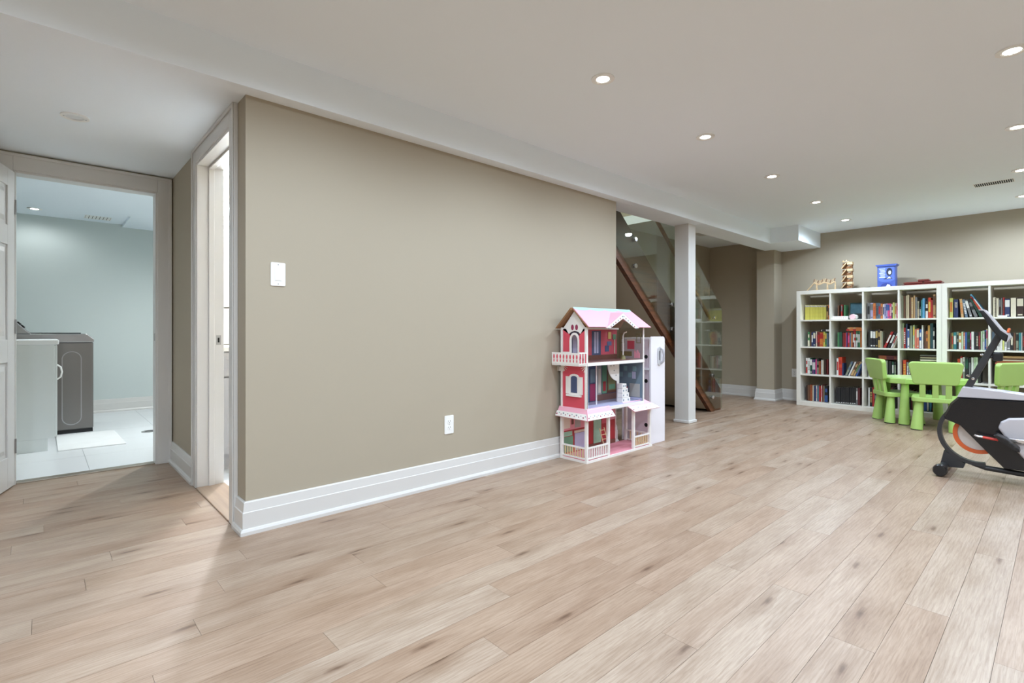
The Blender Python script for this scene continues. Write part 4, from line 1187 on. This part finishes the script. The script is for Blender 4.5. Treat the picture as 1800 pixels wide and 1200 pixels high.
BANDS = {'whiteblue': 'white', 'whitefoot': 'white', 'dots': 'black', 'yellow': 'yellowband', '8000': 'cream', 0: 'white'}
def add_book(y, w, h, z, col, band, label, group, d=None, lean=0.0, x=7.45, roll=None):
    d = d or min(0.25, max(0.13, h * 0.72))
    d = min(d, 7.72 - x)
    mb = book_mesh(w, h, d, col, band)
    bm_ = BC[BANDS.get(band, band)]
    o = mb.build('book', [BC[col], PAPER, bm_, BC['navy']])
    o.location = (x, y, z)
    if roll:
        o.rotation_euler = roll
    else:
        o.rotation_euler = (lean, 0, 0)
    tag(o, label, 'book', group)
    return o
def cube_name(key):
    return '%s row, %s cube of the %s bookcase' % (ROWN[int(key[1])], COLN[int(key[2])], 'left' if key[0] == 'L' else 'right')
for key, lst in BOOKS.items():
    z = ROWZ[int(key[1])]
    prev = 9
    for i, (y, w, h, col, band) in enumerate(lst):
        cl = (2.348 if key[0] == 'L' else 0.8715) - 0.351 * int(key[2])
        y = min(y, prev - 0.0006, cl - 0.0015)
        w = min(w, y - (cl - CELL) - 0.001)
        prev = y - w
        kind = 'thin' if w < 0.017 else ('thick' if w > 0.03 else 'slim' if w < 0.021 else 'upright')
        lab = '%s %s book, %s from left, %s' % (kind, SPOKEN.get(col, col), ORD[i], cube_name(key))
        o = add_book(y, w - 0.0012, h, z + 0.0004, col, band, lab, 'books in the ' + ('left' if key[0] == 'L' else 'right') + ' bookcase', x=7.45 + random.uniform(-0.006, 0.010))
        if band == '8000':
            text_mesh('spine_title', '8000', w * 0.82, BC['cream'], o, Matrix(((0, 0, -1, -0.0005), (0, -1, 0, -w * 0.5), (-1, 0, 0, h * 0.70), (0, 0, 0, 1))))


def lean_book(yb, w, h, z, col, band, ang, label, x=7.45):
    """upright book tipped by ang degrees, top to the right for ang > 0; yb is the y of its left lower edge"""
    a = math.radians(ang)
    return add_book(yb, w, h, z + max(0.0, w * math.sin(a)) + 0.0006, col, band, label, 'leaning books', lean=a, x=x)

def flat_book(yc, ln, z, th, d, col, band, label, x=7.44):
    """book lying flat, spine to the room, ln long in y"""
    o = add_book(yc, th, ln, z, col, band, label, 'books lying flat', d=d, x=x, roll=(-PI / 2, 0, 0))
    o.location = (x, yc - ln / 2, z)
    return o
z = ROWZ[1]
for (yb, w, h, c, b, an, l) in (
        (1.470, 0.021, 0.205, 'red', 'white', 22, 'red book with white lettering leaning right, second row, left bookcase'),
        (1.434, 0.024, 0.200, 'black', 'white', 21, 'black book leaning on a red one, second row, left bookcase'),
        (1.400, 0.016, 0.188, 'white', 'red', 20, 'white book with red mark leaning right, second row, left bookcase'),
        (1.380, 0.014, 0.160, 'cream', 'black', 19, 'short cream book leaning on the divider, second row, left bookcase')):
    lean_book(yb, w, h, z, c, b, an, l)
z = ROWZ[2]
for (yb, w, h, c, b, an, l) in (
        (1.868, 0.022, 0.185, 'slate', 'greygreen', 20, 'slate blue book leaning right, third row, second cube, left bookcase'),
        (1.835, 0.016, 0.185, 'white', 0, 22, 'white book leaning right, third row, second cube, left bookcase'),
        (1.812, 0.024, 0.195, 'brown', 'tan', 23, 'brown book leaning right, third row, second cube, left bookcase'),
        (1.782, 0.018, 0.190, 'tan', 'green', 23, 'tan and green book leaning right, third row, second cube, left bookcase'),
        (1.757, 0.018, 0.165, 'blue', 'grey', 19, 'blue book leaning right, third row, second cube, left bookcase')):
    lean_book(yb, w, h, z, c, b, an, l)
z = ROWZ[0]
for (yb, w, h, c, b, an, l) in (
        (0.765, 0.022, 0.208, 'tan', 'orange', -4, 'tan and orange book beside the navy one, top row, right bookcase'),
        (0.731, 0.022, 0.200, 'slate', 'white', -8, 'slate book with white marks leaning left, top row, right bookcase'),
        (0.693, 0.022, 0.195, 'grey', 'white', -13, 'grey book leaning left, top row, right bookcase'),
        (0.653, 0.026, 0.205, 'black', 'grey', -18, 'black book leaning left, top row, right bookcase'),
        (0.610, 0.022, 0.220, 'darkgreen', 'black', -23, 'dark green book leaning left before the red one, right bookcase'),
        (0.578, 0.018, 0.250, 'red', 'orangered', -27, 'tall red book leaning left, top row, right bookcase'),
        (0.554, 0.013, 0.285, 'skyblue', 'white', -29, 'tallest sky blue book leaning left, top row, right bookcase')):
    lean_book(yb, w, h, z, c, b, an, l)
# books lying flat
T = lambda key: max(b[2] for b in BOOKS[key])
flat_book(2.075, 0.115, ROWZ[1] + T('L10') + 0.001, 0.022, 0.15, 'white', 'black', 'white book lying flat on the upright ones, second row, first cube')
flat_book(1.765, 0.175, ROWZ[1] + T('L11') + 0.001, 0.024, 0.16, 'red', 'orange', 'red book lying flat on green books, second row, second cube')
flat_book(1.765, 0.150, ROWZ[1] + T('L11') + 0.0265, 0.018, 0.15, 'tan', 'orange', 'tan book lying on a flat red book, second row, second cube')
flat_book(1.430, 0.190, ROWZ[2] + T('L22') + 0.001, 0.045, 0.18, 'maroon', 'rust', 'thick maroon book lying on top, third row, third cube')
zt = ROWZ[2] + T('L23') + 0.001
for k, (c, th) in enumerate((('cream', 0.014), ('black', 0.012), ('beige', 0.014), ('darkbrown', 0.013), ('grey', 0.012))):
    flat_book(1.045, 0.150, zt, th, 0.18, c, 0, '%s book, %s up in the flat pile, third row, fourth cube' % (SPOKEN.get(c, c), ORD[k]))
    zt += th + 0.0006
z = ROWZ[3]
zt = ROWZ[2] + 0.0006
cols_ = ['white', 'slate', 'white', 'grey', 'cream', 'black', 'white', 'slate', 'greygreen', 'white', 'black', 'darkbrown', 'cream', 'salmon', 'rust', 'cream', 'brown', 'tan']
for k, c in enumerate(cols_):
    th = 0.011 + 0.005 * ((k * 7) % 3)
    flat_book(0.352 + 0.006 * ((k * 5) % 3 - 1), 0.275 - 0.01 * (k % 3), zt, th, 0.22, c, 0, '%s magazine, %s from the bottom of the flat pile behind the bike' % (SPOKEN.get(c, c), ORD[k]), x=7.42)
    zt += th + 0.0006
# loose things in the top row, second cube of the left bookcase
zt = ROWZ[0]
pf = thing('picture_frame', 'teal framed sea picture standing in the top row, second cube', 'picture', (7.56, 1.765, zt))
lm = Matrix.Rotation(math.radians(9), 4, 'Y')
MB().box(0, 0.012, -0.085, 0.085, 0.0, 0.215, 0, lm).build('frame', BC['darkteal'], pf, bevel=0.002)
MB().box(-0.0015, 0.0, -0.075, 0.075, 0.078, 0.205, 0, lm).build('sea_picture', M('sea_print', (70, 120, 140), 0.5, var=0.6, scale=22), pf)
MB().box(-0.0015, 0.0, -0.075, 0.075, 0.012, 0.072, 0, lm).build('dark_mount', BC['black'], pf)
wb = thing('white_box', 'long low white box with small dark dots, top row, second cube', 'box', (7.42, 1.915, zt))
MB().box(0, 0.09, -0.085, 0.085, 0.0005, 0.042).build('box', PLASTICW, wb, bevel=0.004)
for k in range(6):
    MB().cyl((-0.0006, 0.06 - 0.024 * k, 0.02), (0.0, 0.06 - 0.024 * k, 0.02), 0.0035, seg=8).build('dot', DARK, wb)
pk = thing('pink_pot', 'small white pot with pale pink oval front, top row, second cube', 'pot', (7.43, 1.773, zt))
MB().lathe([(0.020, 0.0005), (0.042, 0.008), (0.050, 0.026), (0.046, 0.046), (0.030, 0.056), (0.012, 0.060), (0.008, 0.066), (0.001, 0.067)], (0, 0, 0), 'Z', 24).build('body', PLASTICW, pk, smooth=True)
MB().lathe([(0.001, -0.052), (0.030, -0.052), (0.034, -0.046), (0.001, -0.046)], (0, 0, 0.029), 'X', 20).build('pink_front', M('pale_pink', (240, 200, 208), 0.4), pk)
o = MB().box(7.40, 7.50, 0.40, 0.47, ROWZ[0] + 0.0005, ROWZ[0] + 0.016).build('white_card_box', PLASTICW, bevel=0.002)
tag(o, 'small flat white box before the cream books, right bookcase', 'box')

# ------------------------------------------------------------------ toys on top of the left bookcase
ZT = 1.5005
WD = wood('pale_toy_wood', (196, 166, 124), (222, 196, 156), 0.6, 8, 60, 'Y')
WDD = wood('brown_toy_wood', (124, 84, 52), (160, 114, 74), 0.6, 8, 60, 'Y')
wt = thing('wooden_comb_toy', 'low pale wooden toy with a row of curved pegs on the bookcase', 'toy', (7.46, 2.13, ZT))
wt.scale = (1.0, 1.0, 1.65)
MB().box(-0.015, 0.015, -0.155, 0.125, 0.0, 0.006).build('base', WD, wt)
sl = MB().prism([(0.175, 0.0), (0.187, 0.0), (0.10, 0.062), (0.088, 0.062)], 'X', -0.012, 0.012).build('ramp', WD, wt)
for y in (0.062, -0.062, -0.150):
    MB().prism([(y - 0.008, 0.0), (y + 0.008, 0.0), (y + 0.004, 0.062), (y - 0.004, 0.062)], 'X', -0.010, 0.010).build('leg', WD, wt)
rl_pts = [(0, 0.10 - 0.25 * k / 20, 0.056 + 0.007 * math.cos(4 * PI * k / 20)) for k in range(21)]
MB().tube(rl_pts, 0.006, 6).build('rail', WD, wt)
for k in range(16):
    y = 0.098 - 0.0158 * k
    zz = 0.056 + 0.007 * math.cos(4 * PI * (0.10 - y) / 0.25)
    MB().tube([(0, y, zz), (0, y - 0.002, zz + 0.014), (0, y - 0.007, zz + 0.026), (0, y - 0.014, zz + 0.030)], [0.0042, 0.0042, 0.0045, 0.002], 6).build('peg', WD if k % 3 else WDD, wt)
mr = thing('wooden_marble_tower', 'tall zigzag wooden ramp tower on a dark base, on the bookcase', 'toy', (7.47, 1.850, ZT))
MB().box(-0.05, 0.05, -0.080, 0.085, 0.0, 0.010).build('base', M('dark_toy_base', (70, 62, 54), 0.5), mr, bevel=0.002)
for k in range(4):
    z0 = 0.012 + k * 0.083
    MB().box(-0.028, 0.028, -0.055, -0.002, z0, z0 + 0.028).build('block', WDD, mr, bevel=0.002)
    MB().prism([(0.055, z0), (0.062, z0 + 0.006), (0.006, z0 + 0.078), (-0.004, z0 + 0.074)], 'X', -0.030, 0.030).build('ramp', WD, mr)
    MB().prism([(-0.004, z0 + 0.045), (-0.062, z0 + 0.045), (-0.062, z0 + 0.078), (-0.004, z0 + 0.078)], 'X', -0.033, 0.030).build('ledge', WD, mr, bevel=0.002)
    MB().prism([(-0.062, z0 + 0.045), (-0.05, z0 + 0.045), (-0.03, z0 + 0.012), (-0.042, z0 + 0.012)], 'X', -0.028, 0.028).build('brace', WDD, mr)
    MB().box(0.016, 0.026, -0.002, 0.055, z0, z0 + 0.07).build('back_wall', WDD, mr)
MB().lathe([(0.030, 0.344), (0.026, 0.352), (0.006, 0.356), (0.005, 0.372), (0.001, 0.373)], (0, 0.01, 0), 'Z', 12).build('finial', WD, mr)
MB().lathe([(0.010, 0.344), (0.012, 0.360), (0.001, 0.368)], (0, 0.045, 0), 'Z', 10).build('finial', WD, mr)
sm = thing('small_dark_figurine', 'tiny dark toy figure lying between the tower and blue box', 'toy', (7.50, 1.632, ZT))
MB().tube([(0, 0.055, 0.008), (0, 0.02, 0.010), (0, -0.01, 0.013), (0, -0.028, 0.010)], [0.005, 0.008, 0.009, 0.004], 8).build('body', M('toy_bronze', (92, 82, 66), 0.45), sm, smooth=True)
for y in (0.03, -0.005):
    MB().cyl((-0.006, y, 0.0), (-0.002, y, 0.012), 0.003, seg=6).build('leg', M('toy_bronze', (92, 82, 66), 0.45), sm)
MB().lathe([(0.001, 0.0), (0.009, 0.004), (0.009, 0.012), (0.001, 0.017)], (0, -0.048, 0), 'Z', 10).build('head', M('toy_bronze2', (150, 140, 124), 0.45), sm, smooth=True)
BLU = M('blue_tin', (70, 94, 176), 0.35)
bb = thing('blue_collection_box', 'blue plastic box with printed front and flared top, on the bookcase', 'box', (7.50, 1.452, ZT))
MB().box(0.0, 0.10, -0.090, 0.090, 0.0, 0.265).build('body', BLU, bb, bevel=0.003)
MB().prism([(-0.092, 0.255), (0.092, 0.255), (0.106, 0.268), (0.106, 0.278), (-0.106, 0.278), (-0.106, 0.268)], 'X', -0.012, 0.112).build('lid', BLU, bb)
ap = [(-0.080, 0.075)] + [(0.080 * math.cos(PI + PI * k / 10), 0.085 - 0.035 * math.sin(PI * k / 10)) for k in range(0, 11)][1:-1] + [(0.080, 0.075), (0.080, 0.245), (-0.080, 0.245)]
pr = MB().prism([(0.080 * math.cos(PI + PI * k / 12), 0.10 - 0.035 * math.sin(PI * k / 12)) for k in range(13)] + [(0.080, 0.245), (-0.080, 0.245)], 'X', -0.003, 0.0).build('front_panel', M('blue_panel', (92, 118, 196), 0.4, var=0.05), bb)
INK = M('dark_ink', (34, 40, 66), 0.5)
PWH = M('white_print', (214, 222, 240), 0.5)
for k in range(7):
    MB().box(-0.0036, -0.003, 0.010 + 0.004 * (k % 2), 0.070 - 0.006 * (k % 3), 0.222 - 0.017 * k, 0.230 - 0.017 * k).build('printed_line', PWH, pr)
MB().prism([(-0.030 + 0.030 * math.cos(2 * PI * k / 14), 0.185 + 0.050 * math.sin(2 * PI * k / 14)) for k in range(14)], 'X', -0.0036, -0.003).build('printed_oval', INK, pr)
MB().prism([(-0.034 + 0.015 * math.cos(2 * PI * k / 12), 0.178 + 0.024 * math.sin(2 * PI * k / 12)) for k in range(12)], 'X', -0.0042, -0.0036).build('printed_spot', PWH, pr)
MB().prism([(0.030, 0.100), (-0.060, 0.100), (-0.045, 0.125), (0.0, 0.118)], 'X', -0.0036, -0.003).build('printed_shape', INK, pr)
MB().prism([(-0.002, 0.105), (-0.050, 0.108), (-0.030, 0.130)], 'X', -0.0042, -0.0036).build('printed_shape', PWH, pr)
dp = MB().prism([(0.06 * math.cos(PI * k / 10), 0.004 + 0.05 * math.sin(PI * k / 10)) for k in range(11)], 'X', -0.003, 0.0).build('lower_panel', M('deep_blue_panel', (44, 62, 136), 0.4), bb)
MB().prism([(0.006, 0.008), (-0.04, 0.010), (-0.038, 0.028), (-0.012, 0.040)], 'X', -0.0036, -0.003).build('printed_shape', PWH, dp)
MAR = M('maroon_lacquer', (104, 40, 40), 0.35, var=0.08)
for (c, l_, d_, z0, h_, lab) in ((1.105, 0.36, 0.20, 0.0, 0.018, 'widest maroon tray at the bottom of the pile on the bookcase'), (1.187, 0.18, 0.16, 0.0185, 0.026, 'maroon tray with pointed ends, left in the pile on the bookcase'),
                               (1.008, 0.165, 0.16, 0.0185, 0.024, 'maroon tray with pointed ends, right in the pile on the bookcase'), (1.095, 0.105, 0.10, 0.045, 0.026, 'smallest maroon tray on top of the pile on the bookcase')):
    t = thing('maroon_tray', lab, 'tray', (7.52, c, ZT + z0), 0, 'maroon trays piled on the bookcase')
    def pyr(z_, f):
        return [(-d_ / 2 * f, -l_ / 2 * f, z_), (d_ / 2 * f, -l_ / 2 * f, z_), (d_ / 2 * f, l_ / 2 * f, z_), (-d_ / 2 * f, l_ / 2 * f, z_)]
    MB().loft([pyr(0.0, 0.90), pyr(h_ * 0.5, 1.0), pyr(h_ * 0.62, 1.0), pyr(h_, 0.86)]).build('shell', MAR, t)
    MB().loft([pyr(h_ * 0.50, 1.004), pyr(h_ * 0.60, 1.004)]).build('gold_line', M('dull_gold_line', (150, 96, 66), 0.4), t)

# ------------------------------------------------------------------ children's table and chairs
LG = M('lime_green_plastic', (170, 204, 114), 0.35, var=0.03, spec=0.4)
LGT = M('pale_lime_top', (196, 222, 156), 0.3, var=0.03)
RUB = M('dark_rubber_foot', (48, 56, 40), 0.7)
def cone_leg(mb, x, y, z1, r0, r1, sx=0.0, sy=0.0):
    mb.cyl((x + sx, y + sy, 0.006), (x, y, z1), r0, r1, seg=20)
def leg_part(root, x, y, z1, r0, r1, sx=0.0, sy=0.0):
    mb = MB()
    cone_leg(mb, x, y, z1, r0, r1, sx, sy)
    o = mb.build('leg', LG, root, smooth=True)
    MB().cyl((x + sx, y + sy, 0.0), (x + sx, y + sy, 0.008), r0 * 0.92, seg=18).build('foot_pad', RUB, o)
def make_chair(label, loc, heading):
    t = thing('kids_chair', label, 'chair', (loc[0], loc[1], 0), heading, 'lime green children chairs')
    for sx in (-1, 1):
        for sy in (-1, 1):
            leg_part(t, sx * 0.115, sy * 0.125, 0.285, 0.050, 0.032, sx * 0.020, sy * 0.020)
    MB().prism(rrect(0.36, 0.37, 0.06, 6), 'Z', 0.280, 0.325).build('seat', LG, t, bevel=0.008, bseg=3)
    tilt = Matrix.Translation((-0.155, 0, 0.31)) @ Matrix.Rotation(math.radians(-9), 4, 'Y') @ Matrix.Translation((0.155, 0, -0.31))
    for y in (-0.098, 0.0, 0.098):
        MB().box(-0.172, -0.140, y - 0.024, y + 0.024, 0.318, 0.50, 0, tilt).build('back_slat', LG, t, bevel=0.006)
    ol = []
    for (sx, sy, a0, w2, zc) in ((1, 1, 0, 0.205, 0.645), (-1, 1, PI / 2, 0.205, 0.645), (-1, -1, PI, 0.175, 0.495), (1, -1, 1.5 * PI, 0.175, 0.495)):
        for k in range(6):
            a = a0 + PI / 2 * k / 5
            ol.append((sx * (w2 - 0.035) + 0.035 * math.cos(a), zc + sy * 0.0 + 0.035 * math.sin(a)))
    A = [tuple(tilt @ Vector((-0.182, y, z))) for (y, z) in ol]
    B = [tuple(tilt @ Vector((-0.138, y, z))) for (y, z) in ol]
    MB().loft([A, B]).build('backrest', LG, t, bevel=0.010, bseg=3)
    return t
make_chair('lime green child chair at the left end of the small table', (6.795, 1.215), math.radians(-56.8))
make_chair('lime green child chair nearest the camera, back turned to it', (6.505, 0.858), math.radians(7))
make_chair('lime green child chair at the right end, behind the exercise bike', (6.780, 0.508), math.radians(62))
ta = math.atan2(-0.854, 0.52)
tb = thing('kids_table', 'low lime green child table with cut corners', 'table', (6.92, 1.03, 0), ta)
L2, W2, cc = 0.36, 0.285, 0.10
octo = [(L2 - cc, W2), (-L2 + cc, W2), (-L2, W2 - cc), (-L2, -W2 + cc), (-L2 + cc, -W2), (L2 - cc, -W2), (L2, -W2 + cc), (L2, W2 - cc)]
MB().prism(octo, 'Z', 0.425, 0.480).build('tabletop', LG, tb, bevel=0.008, bseg=3)
MB().prism([(x * 0.86, y * 0.82) for x, y in octo], 'Z', 0.480, 0.4812).build('top_inlay', LGT, tb)
for sx in (-1, 1):
    for sy in (-1, 1):
        leg_part(tb, sx * 0.235, sy * 0.215, 0.43, 0.048, 0.032, sx * 0.02, sy * 0.02)

# ------------------------------------------------------------------ exercise bike (stands along y; front towards the long wall)
SHELL = M('gloss_black_shell', (20, 20, 23), 0.22, var=0.05)
SILV = M('silver_plastic', (196, 194, 200), 0.3, 0.2, var=0.03)
GREYT = M('dark_grey_tube', (58, 58, 60), 0.4, 0.3)
ORNG = M('orange_ring', (206, 96, 48), 0.4)
FLY = M('light_flywheel', (206, 200, 196), 0.3, 0.2)
bk = thing('exercise_bike', 'black and silver exercise bike with orange flywheel ring', 'exercise bike', (4.60, 0.0, 0))
def slab(poly, x0, x1, name, mat, parent=None, bevel=0.0, inset=0.0):
    if inset:
        cx = sum(p[0] for p in poly) / len(poly); cz = sum(p[1] for p in poly) / len(poly)
        sm_ = [(cx + (p[0] - cx) * (1 - inset), cz + (p[1] - cz) * (1 - inset)) for p in poly]
        xm0, xm1 = x0 + (x1 - x0) * 0.22, x1 - (x1 - x0) * 0.22
        mb = MB().loft([[(x0, p[0], p[1]) for p in sm_], [(xm0, p[0], p[1]) for p in poly], [(xm1, p[0], p[1]) for p in poly], [(x1, p[0], p[1]) for p in sm_]])
    else:
        mb = MB().prism(poly, 'X', x0, x1)
    return mb.build(name, mat, parent or bk, bevel=bevel, bseg=3)
shell = [(0.486, 0.526), (0.10, 0.534), (-0.15, 0.50), (-0.30, 0.40), (-0.26, 0.22), (-0.05, 0.09), (0.259, 0.086), (0.35, 0.189), (0.478, 0.341), (0.553, 0.372), (0.557, 0.396), (0.523, 0.482)]
slab(shell, -0.075, 0.075, 'shell', SHELL, inset=0.035)
slab([(0.459, 0.599), (0.391, 0.596), (0.268, 0.585), (0.10, 0.565), (-0.14, 0.52), (-0.15, 0.50), (0.10, 0.534), (0.488, 0.526)], -0.062, 0.062, 'silver_cover', SILV, bevel=0.006)
cy, cz = 0.385, 0.285
fw = MB().ring((0, cy, cz), 0.105, 0.130, -0.020, 0.020, 'X', 40).build('flywheel_ring', ORNG, bk, smooth=True)
MB().cyl((-0.010, cy, cz), (0.010, cy, cz), 0.107, seg=40).build('flywheel_disc', FLY, fw)
MB().ring((0, cy, cz), 0.188, 0.212, -0.022, 0.022, 'X', 40, 0, math.radians(-5 - 85 - 10), math.radians(65 - 10 + 0)).build('wheel_guard', GREYT, bk, smooth=True)
MB().tube([(0, cy + 0.03, cz - 0.20), (0, 0.35, 0.066), (0, 0.20, 0.060), (0, -0.10, 0.058), (0, -0.50, 0.075)], 0.017, 10).build('floor_tube', GREYT, bk, smooth=True)
slab([(0.56, 0.15), (0.45, 0.075), (0.46, 0.045), (0.585, 0.035), (0.575, 0.075)], -0.02, 0.02, 'foot_bracket', GREYT)
for (y, nm) in ((0.560, 'front_stabilizer'), (-0.50, 'rear_stabilizer')):
    s = MB().cyl((-0.17, y, 0.042), (0.24, y, 0.042), 0.026, seg=16).build(nm, GREYT, bk, smooth=True)
    for x, e in ((-0.17, -1), (0.24, 1)):
        MB().lathe([(0.038, x - 0.02), (0.040, x + e * 0.02), (0.034, x + e * 0.034), (0.001, x + e * 0.036)] if e > 0 else [(0.038, x + 0.02), (0.040, x - 0.02), (0.034, x - 0.034), (0.001, x - 0.036)], (0, y, 0.042), 'X', 18).build('rubber_cap', BLACK, s, smooth=True)
m1 = Vector((0, 0.275, 0.965)); m0 = Vector((0, 0.440, 0.585))
d_ = (m1 - m0).normalized(); n_ = Vector((0, d_.z, -d_.y))
mb = MB()
mb.loft([[tuple(p + n_ * a * 0.019 + Vector((b * 0.019, 0, 0))) for a, b in ((-1, -1), (1, -1), (1, 1), (-1, 1))] for p in (m0, m1)])
ms = mb.build('mast', GREYT, bk, bevel=0.007, bseg=3)
bp = m0 + d_ * 0.075
MB().lathe([(0.001, -0.026), (0.009, -0.024), (0.011, -0.019), (0.001, -0.019)], (0, bp.y, bp.z), 'X', 14).build('bolt', CHROME, ms, smooth=True)
MB().cyl((0, bp.y + 0.018, bp.z + 0.012), (0, bp.y + 0.034, bp.z + 0.022), 0.007, seg=10).build('bolt', CHROME, ms)
kp = m0 + d_ * 0.235
MB().box(-0.022, 0.022, kp.y - 0.080, kp.y - 0.030, kp.z - 0.025, kp.z + 0.032).build('adjustment_knob', BLACK, ms, bevel=0.010, bseg=3)
MB().cyl((0, kp.y, kp.z), (0, kp.y - 0.04, kp.z + 0.005), 0.011, seg=10).build('knob_stem', BLACK, ms)
MB().cyl((0, kp.y + 0.012, kp.z + 0.012), (0, kp.y + 0.030, kp.z + 0.016), 0.007, seg=10).build('bolt', CHROME, ms)
cons = [(0.375, 1.108), (0.352, 1.104), (0.334, 1.078), (0.273, 0.976), (0.243, 0.950), (0.237, 0.943), (0.248, 0.901), (0.284, 0.933), (0.320, 0.991), (0.350, 1.055)]
co = slab(cons, -0.10, 0.10, 'console', BLACK, bevel=0.006)
slab([(0.377, 1.112), (0.352, 1.113), (0.332, 1.086), (0.270, 0.984), (0.238, 0.957), (0.228, 0.930), (0.244, 0.900), (0.237, 0.943), (0.243, 0.950), (0.273, 0.976), (0.334, 1.078), (0.352, 1.104), (0.375, 1.108)], -0.103, 0.103, 'silver_rim', SILV, co)
MB().tube([(-0.05, 0.243, 0.962), (-0.03, 0.238, 0.985), (0.03, 0.238, 0.985), (0.05, 0.243, 0.962)], 0.006, 8).build('orange_strap', ORNG, co, smooth=True)
# crank, pedals, cover disc
cc_ = (0.12, 0.285)
slab([(0.285, 0.35), (0.272, 0.392), (0.235, 0.420), (0.12, 0.436), (-0.02, 0.41), (-0.07, 0.30), (-0.04, 0.19), (0.06, 0.135), (0.15, 0.148), (0.215, 0.235)], -0.098, -0.070, 'crank_cover', SILV, bevel=0.012)
slab([(0.285, 0.35), (0.272, 0.392), (0.235, 0.420), (0.12, 0.436), (-0.02, 0.41), (-0.07, 0.30), (-0.04, 0.19), (0.06, 0.135), (0.15, 0.148), (0.215, 0.235)], 0.070, 0.098, 'crank_cover', SILV, bevel=0.012)
ck = MB().cyl((-0.115, 0.12, 0.285), (-0.098, 0.12, 0.285), 0.03, seg=18).build('crank_hub', CHROME, bk, smooth=True)
MB().box(-0.122, -0.110, 0.12, 0.28, 0.272, 0.296).build('crank_arm', CHROME, ck, bevel=0.004)
pd = MB().prism([(0.300, 0.318), (0.285, 0.326), (0.235, 0.300), (0.183, 0.250), (0.180, 0.228), (0.205, 0.236), (0.27, 0.285)], 'X', -0.215, -0.125).build('pedal', BLACK, bk, bevel=0.004)
MB().tube([(-0.15, 0.392, 0.300), (-0.15, 0.375, 0.292), (-0.15, 0.350, 0.290)], 0.007, 8).build('strap_end', CHROME, pd, smooth=True)
MB().tube([(-0.15, 0.352, 0.290), (-0.15, 0.280, 0.282)], 0.008, 8).build('red_strap', M('red_strap', (206, 66, 56), 0.4), pd, smooth=True)
for k in range(3):
    MB().box(-0.216, -0.124, 0.196 + 0.022 * k, 0.206 + 0.022 * k, 0.254 + 0.022 * k, 0.262 + 0.022 * k).build('pedal_tread', GREYT, pd)
MB().box(0.112, 0.124, -0.04, 0.12, 0.272, 0.296).build('crank_arm', CHROME, ck, bevel=0.004)
MB().prism([(-0.02, 0.318), (-0.08, 0.318), (-0.09, 0.262), (-0.01, 0.262)], 'X', 0.125, 0.215).build('pedal', BLACK, bk, bevel=0.004)
# seat and handlebar out of view
MB().cyl((0, -0.14, 0.48), (0, -0.24, 0.74), 0.022, seg=14).build('seat_post', GREYT, bk, smooth=True)
MB().loft([[(-0.02, -0.10, 0.74), (0.02, -0.10, 0.74), (0.02, -0.10, 0.78), (-0.02, -0.10, 0.78)], [(-0.06, -0.24, 0.735), (0.06, -0.24, 0.735), (0.06, -0.24, 0.795), (-0.06, -0.24, 0.795)], [(-0.12, -0.36, 0.74), (0.12, -0.36, 0.74), (0.11, -0.36, 0.80), (-0.11, -0.36, 0.80)]]).build('saddle', BLACK, bk, bevel=0.015, bseg=3)
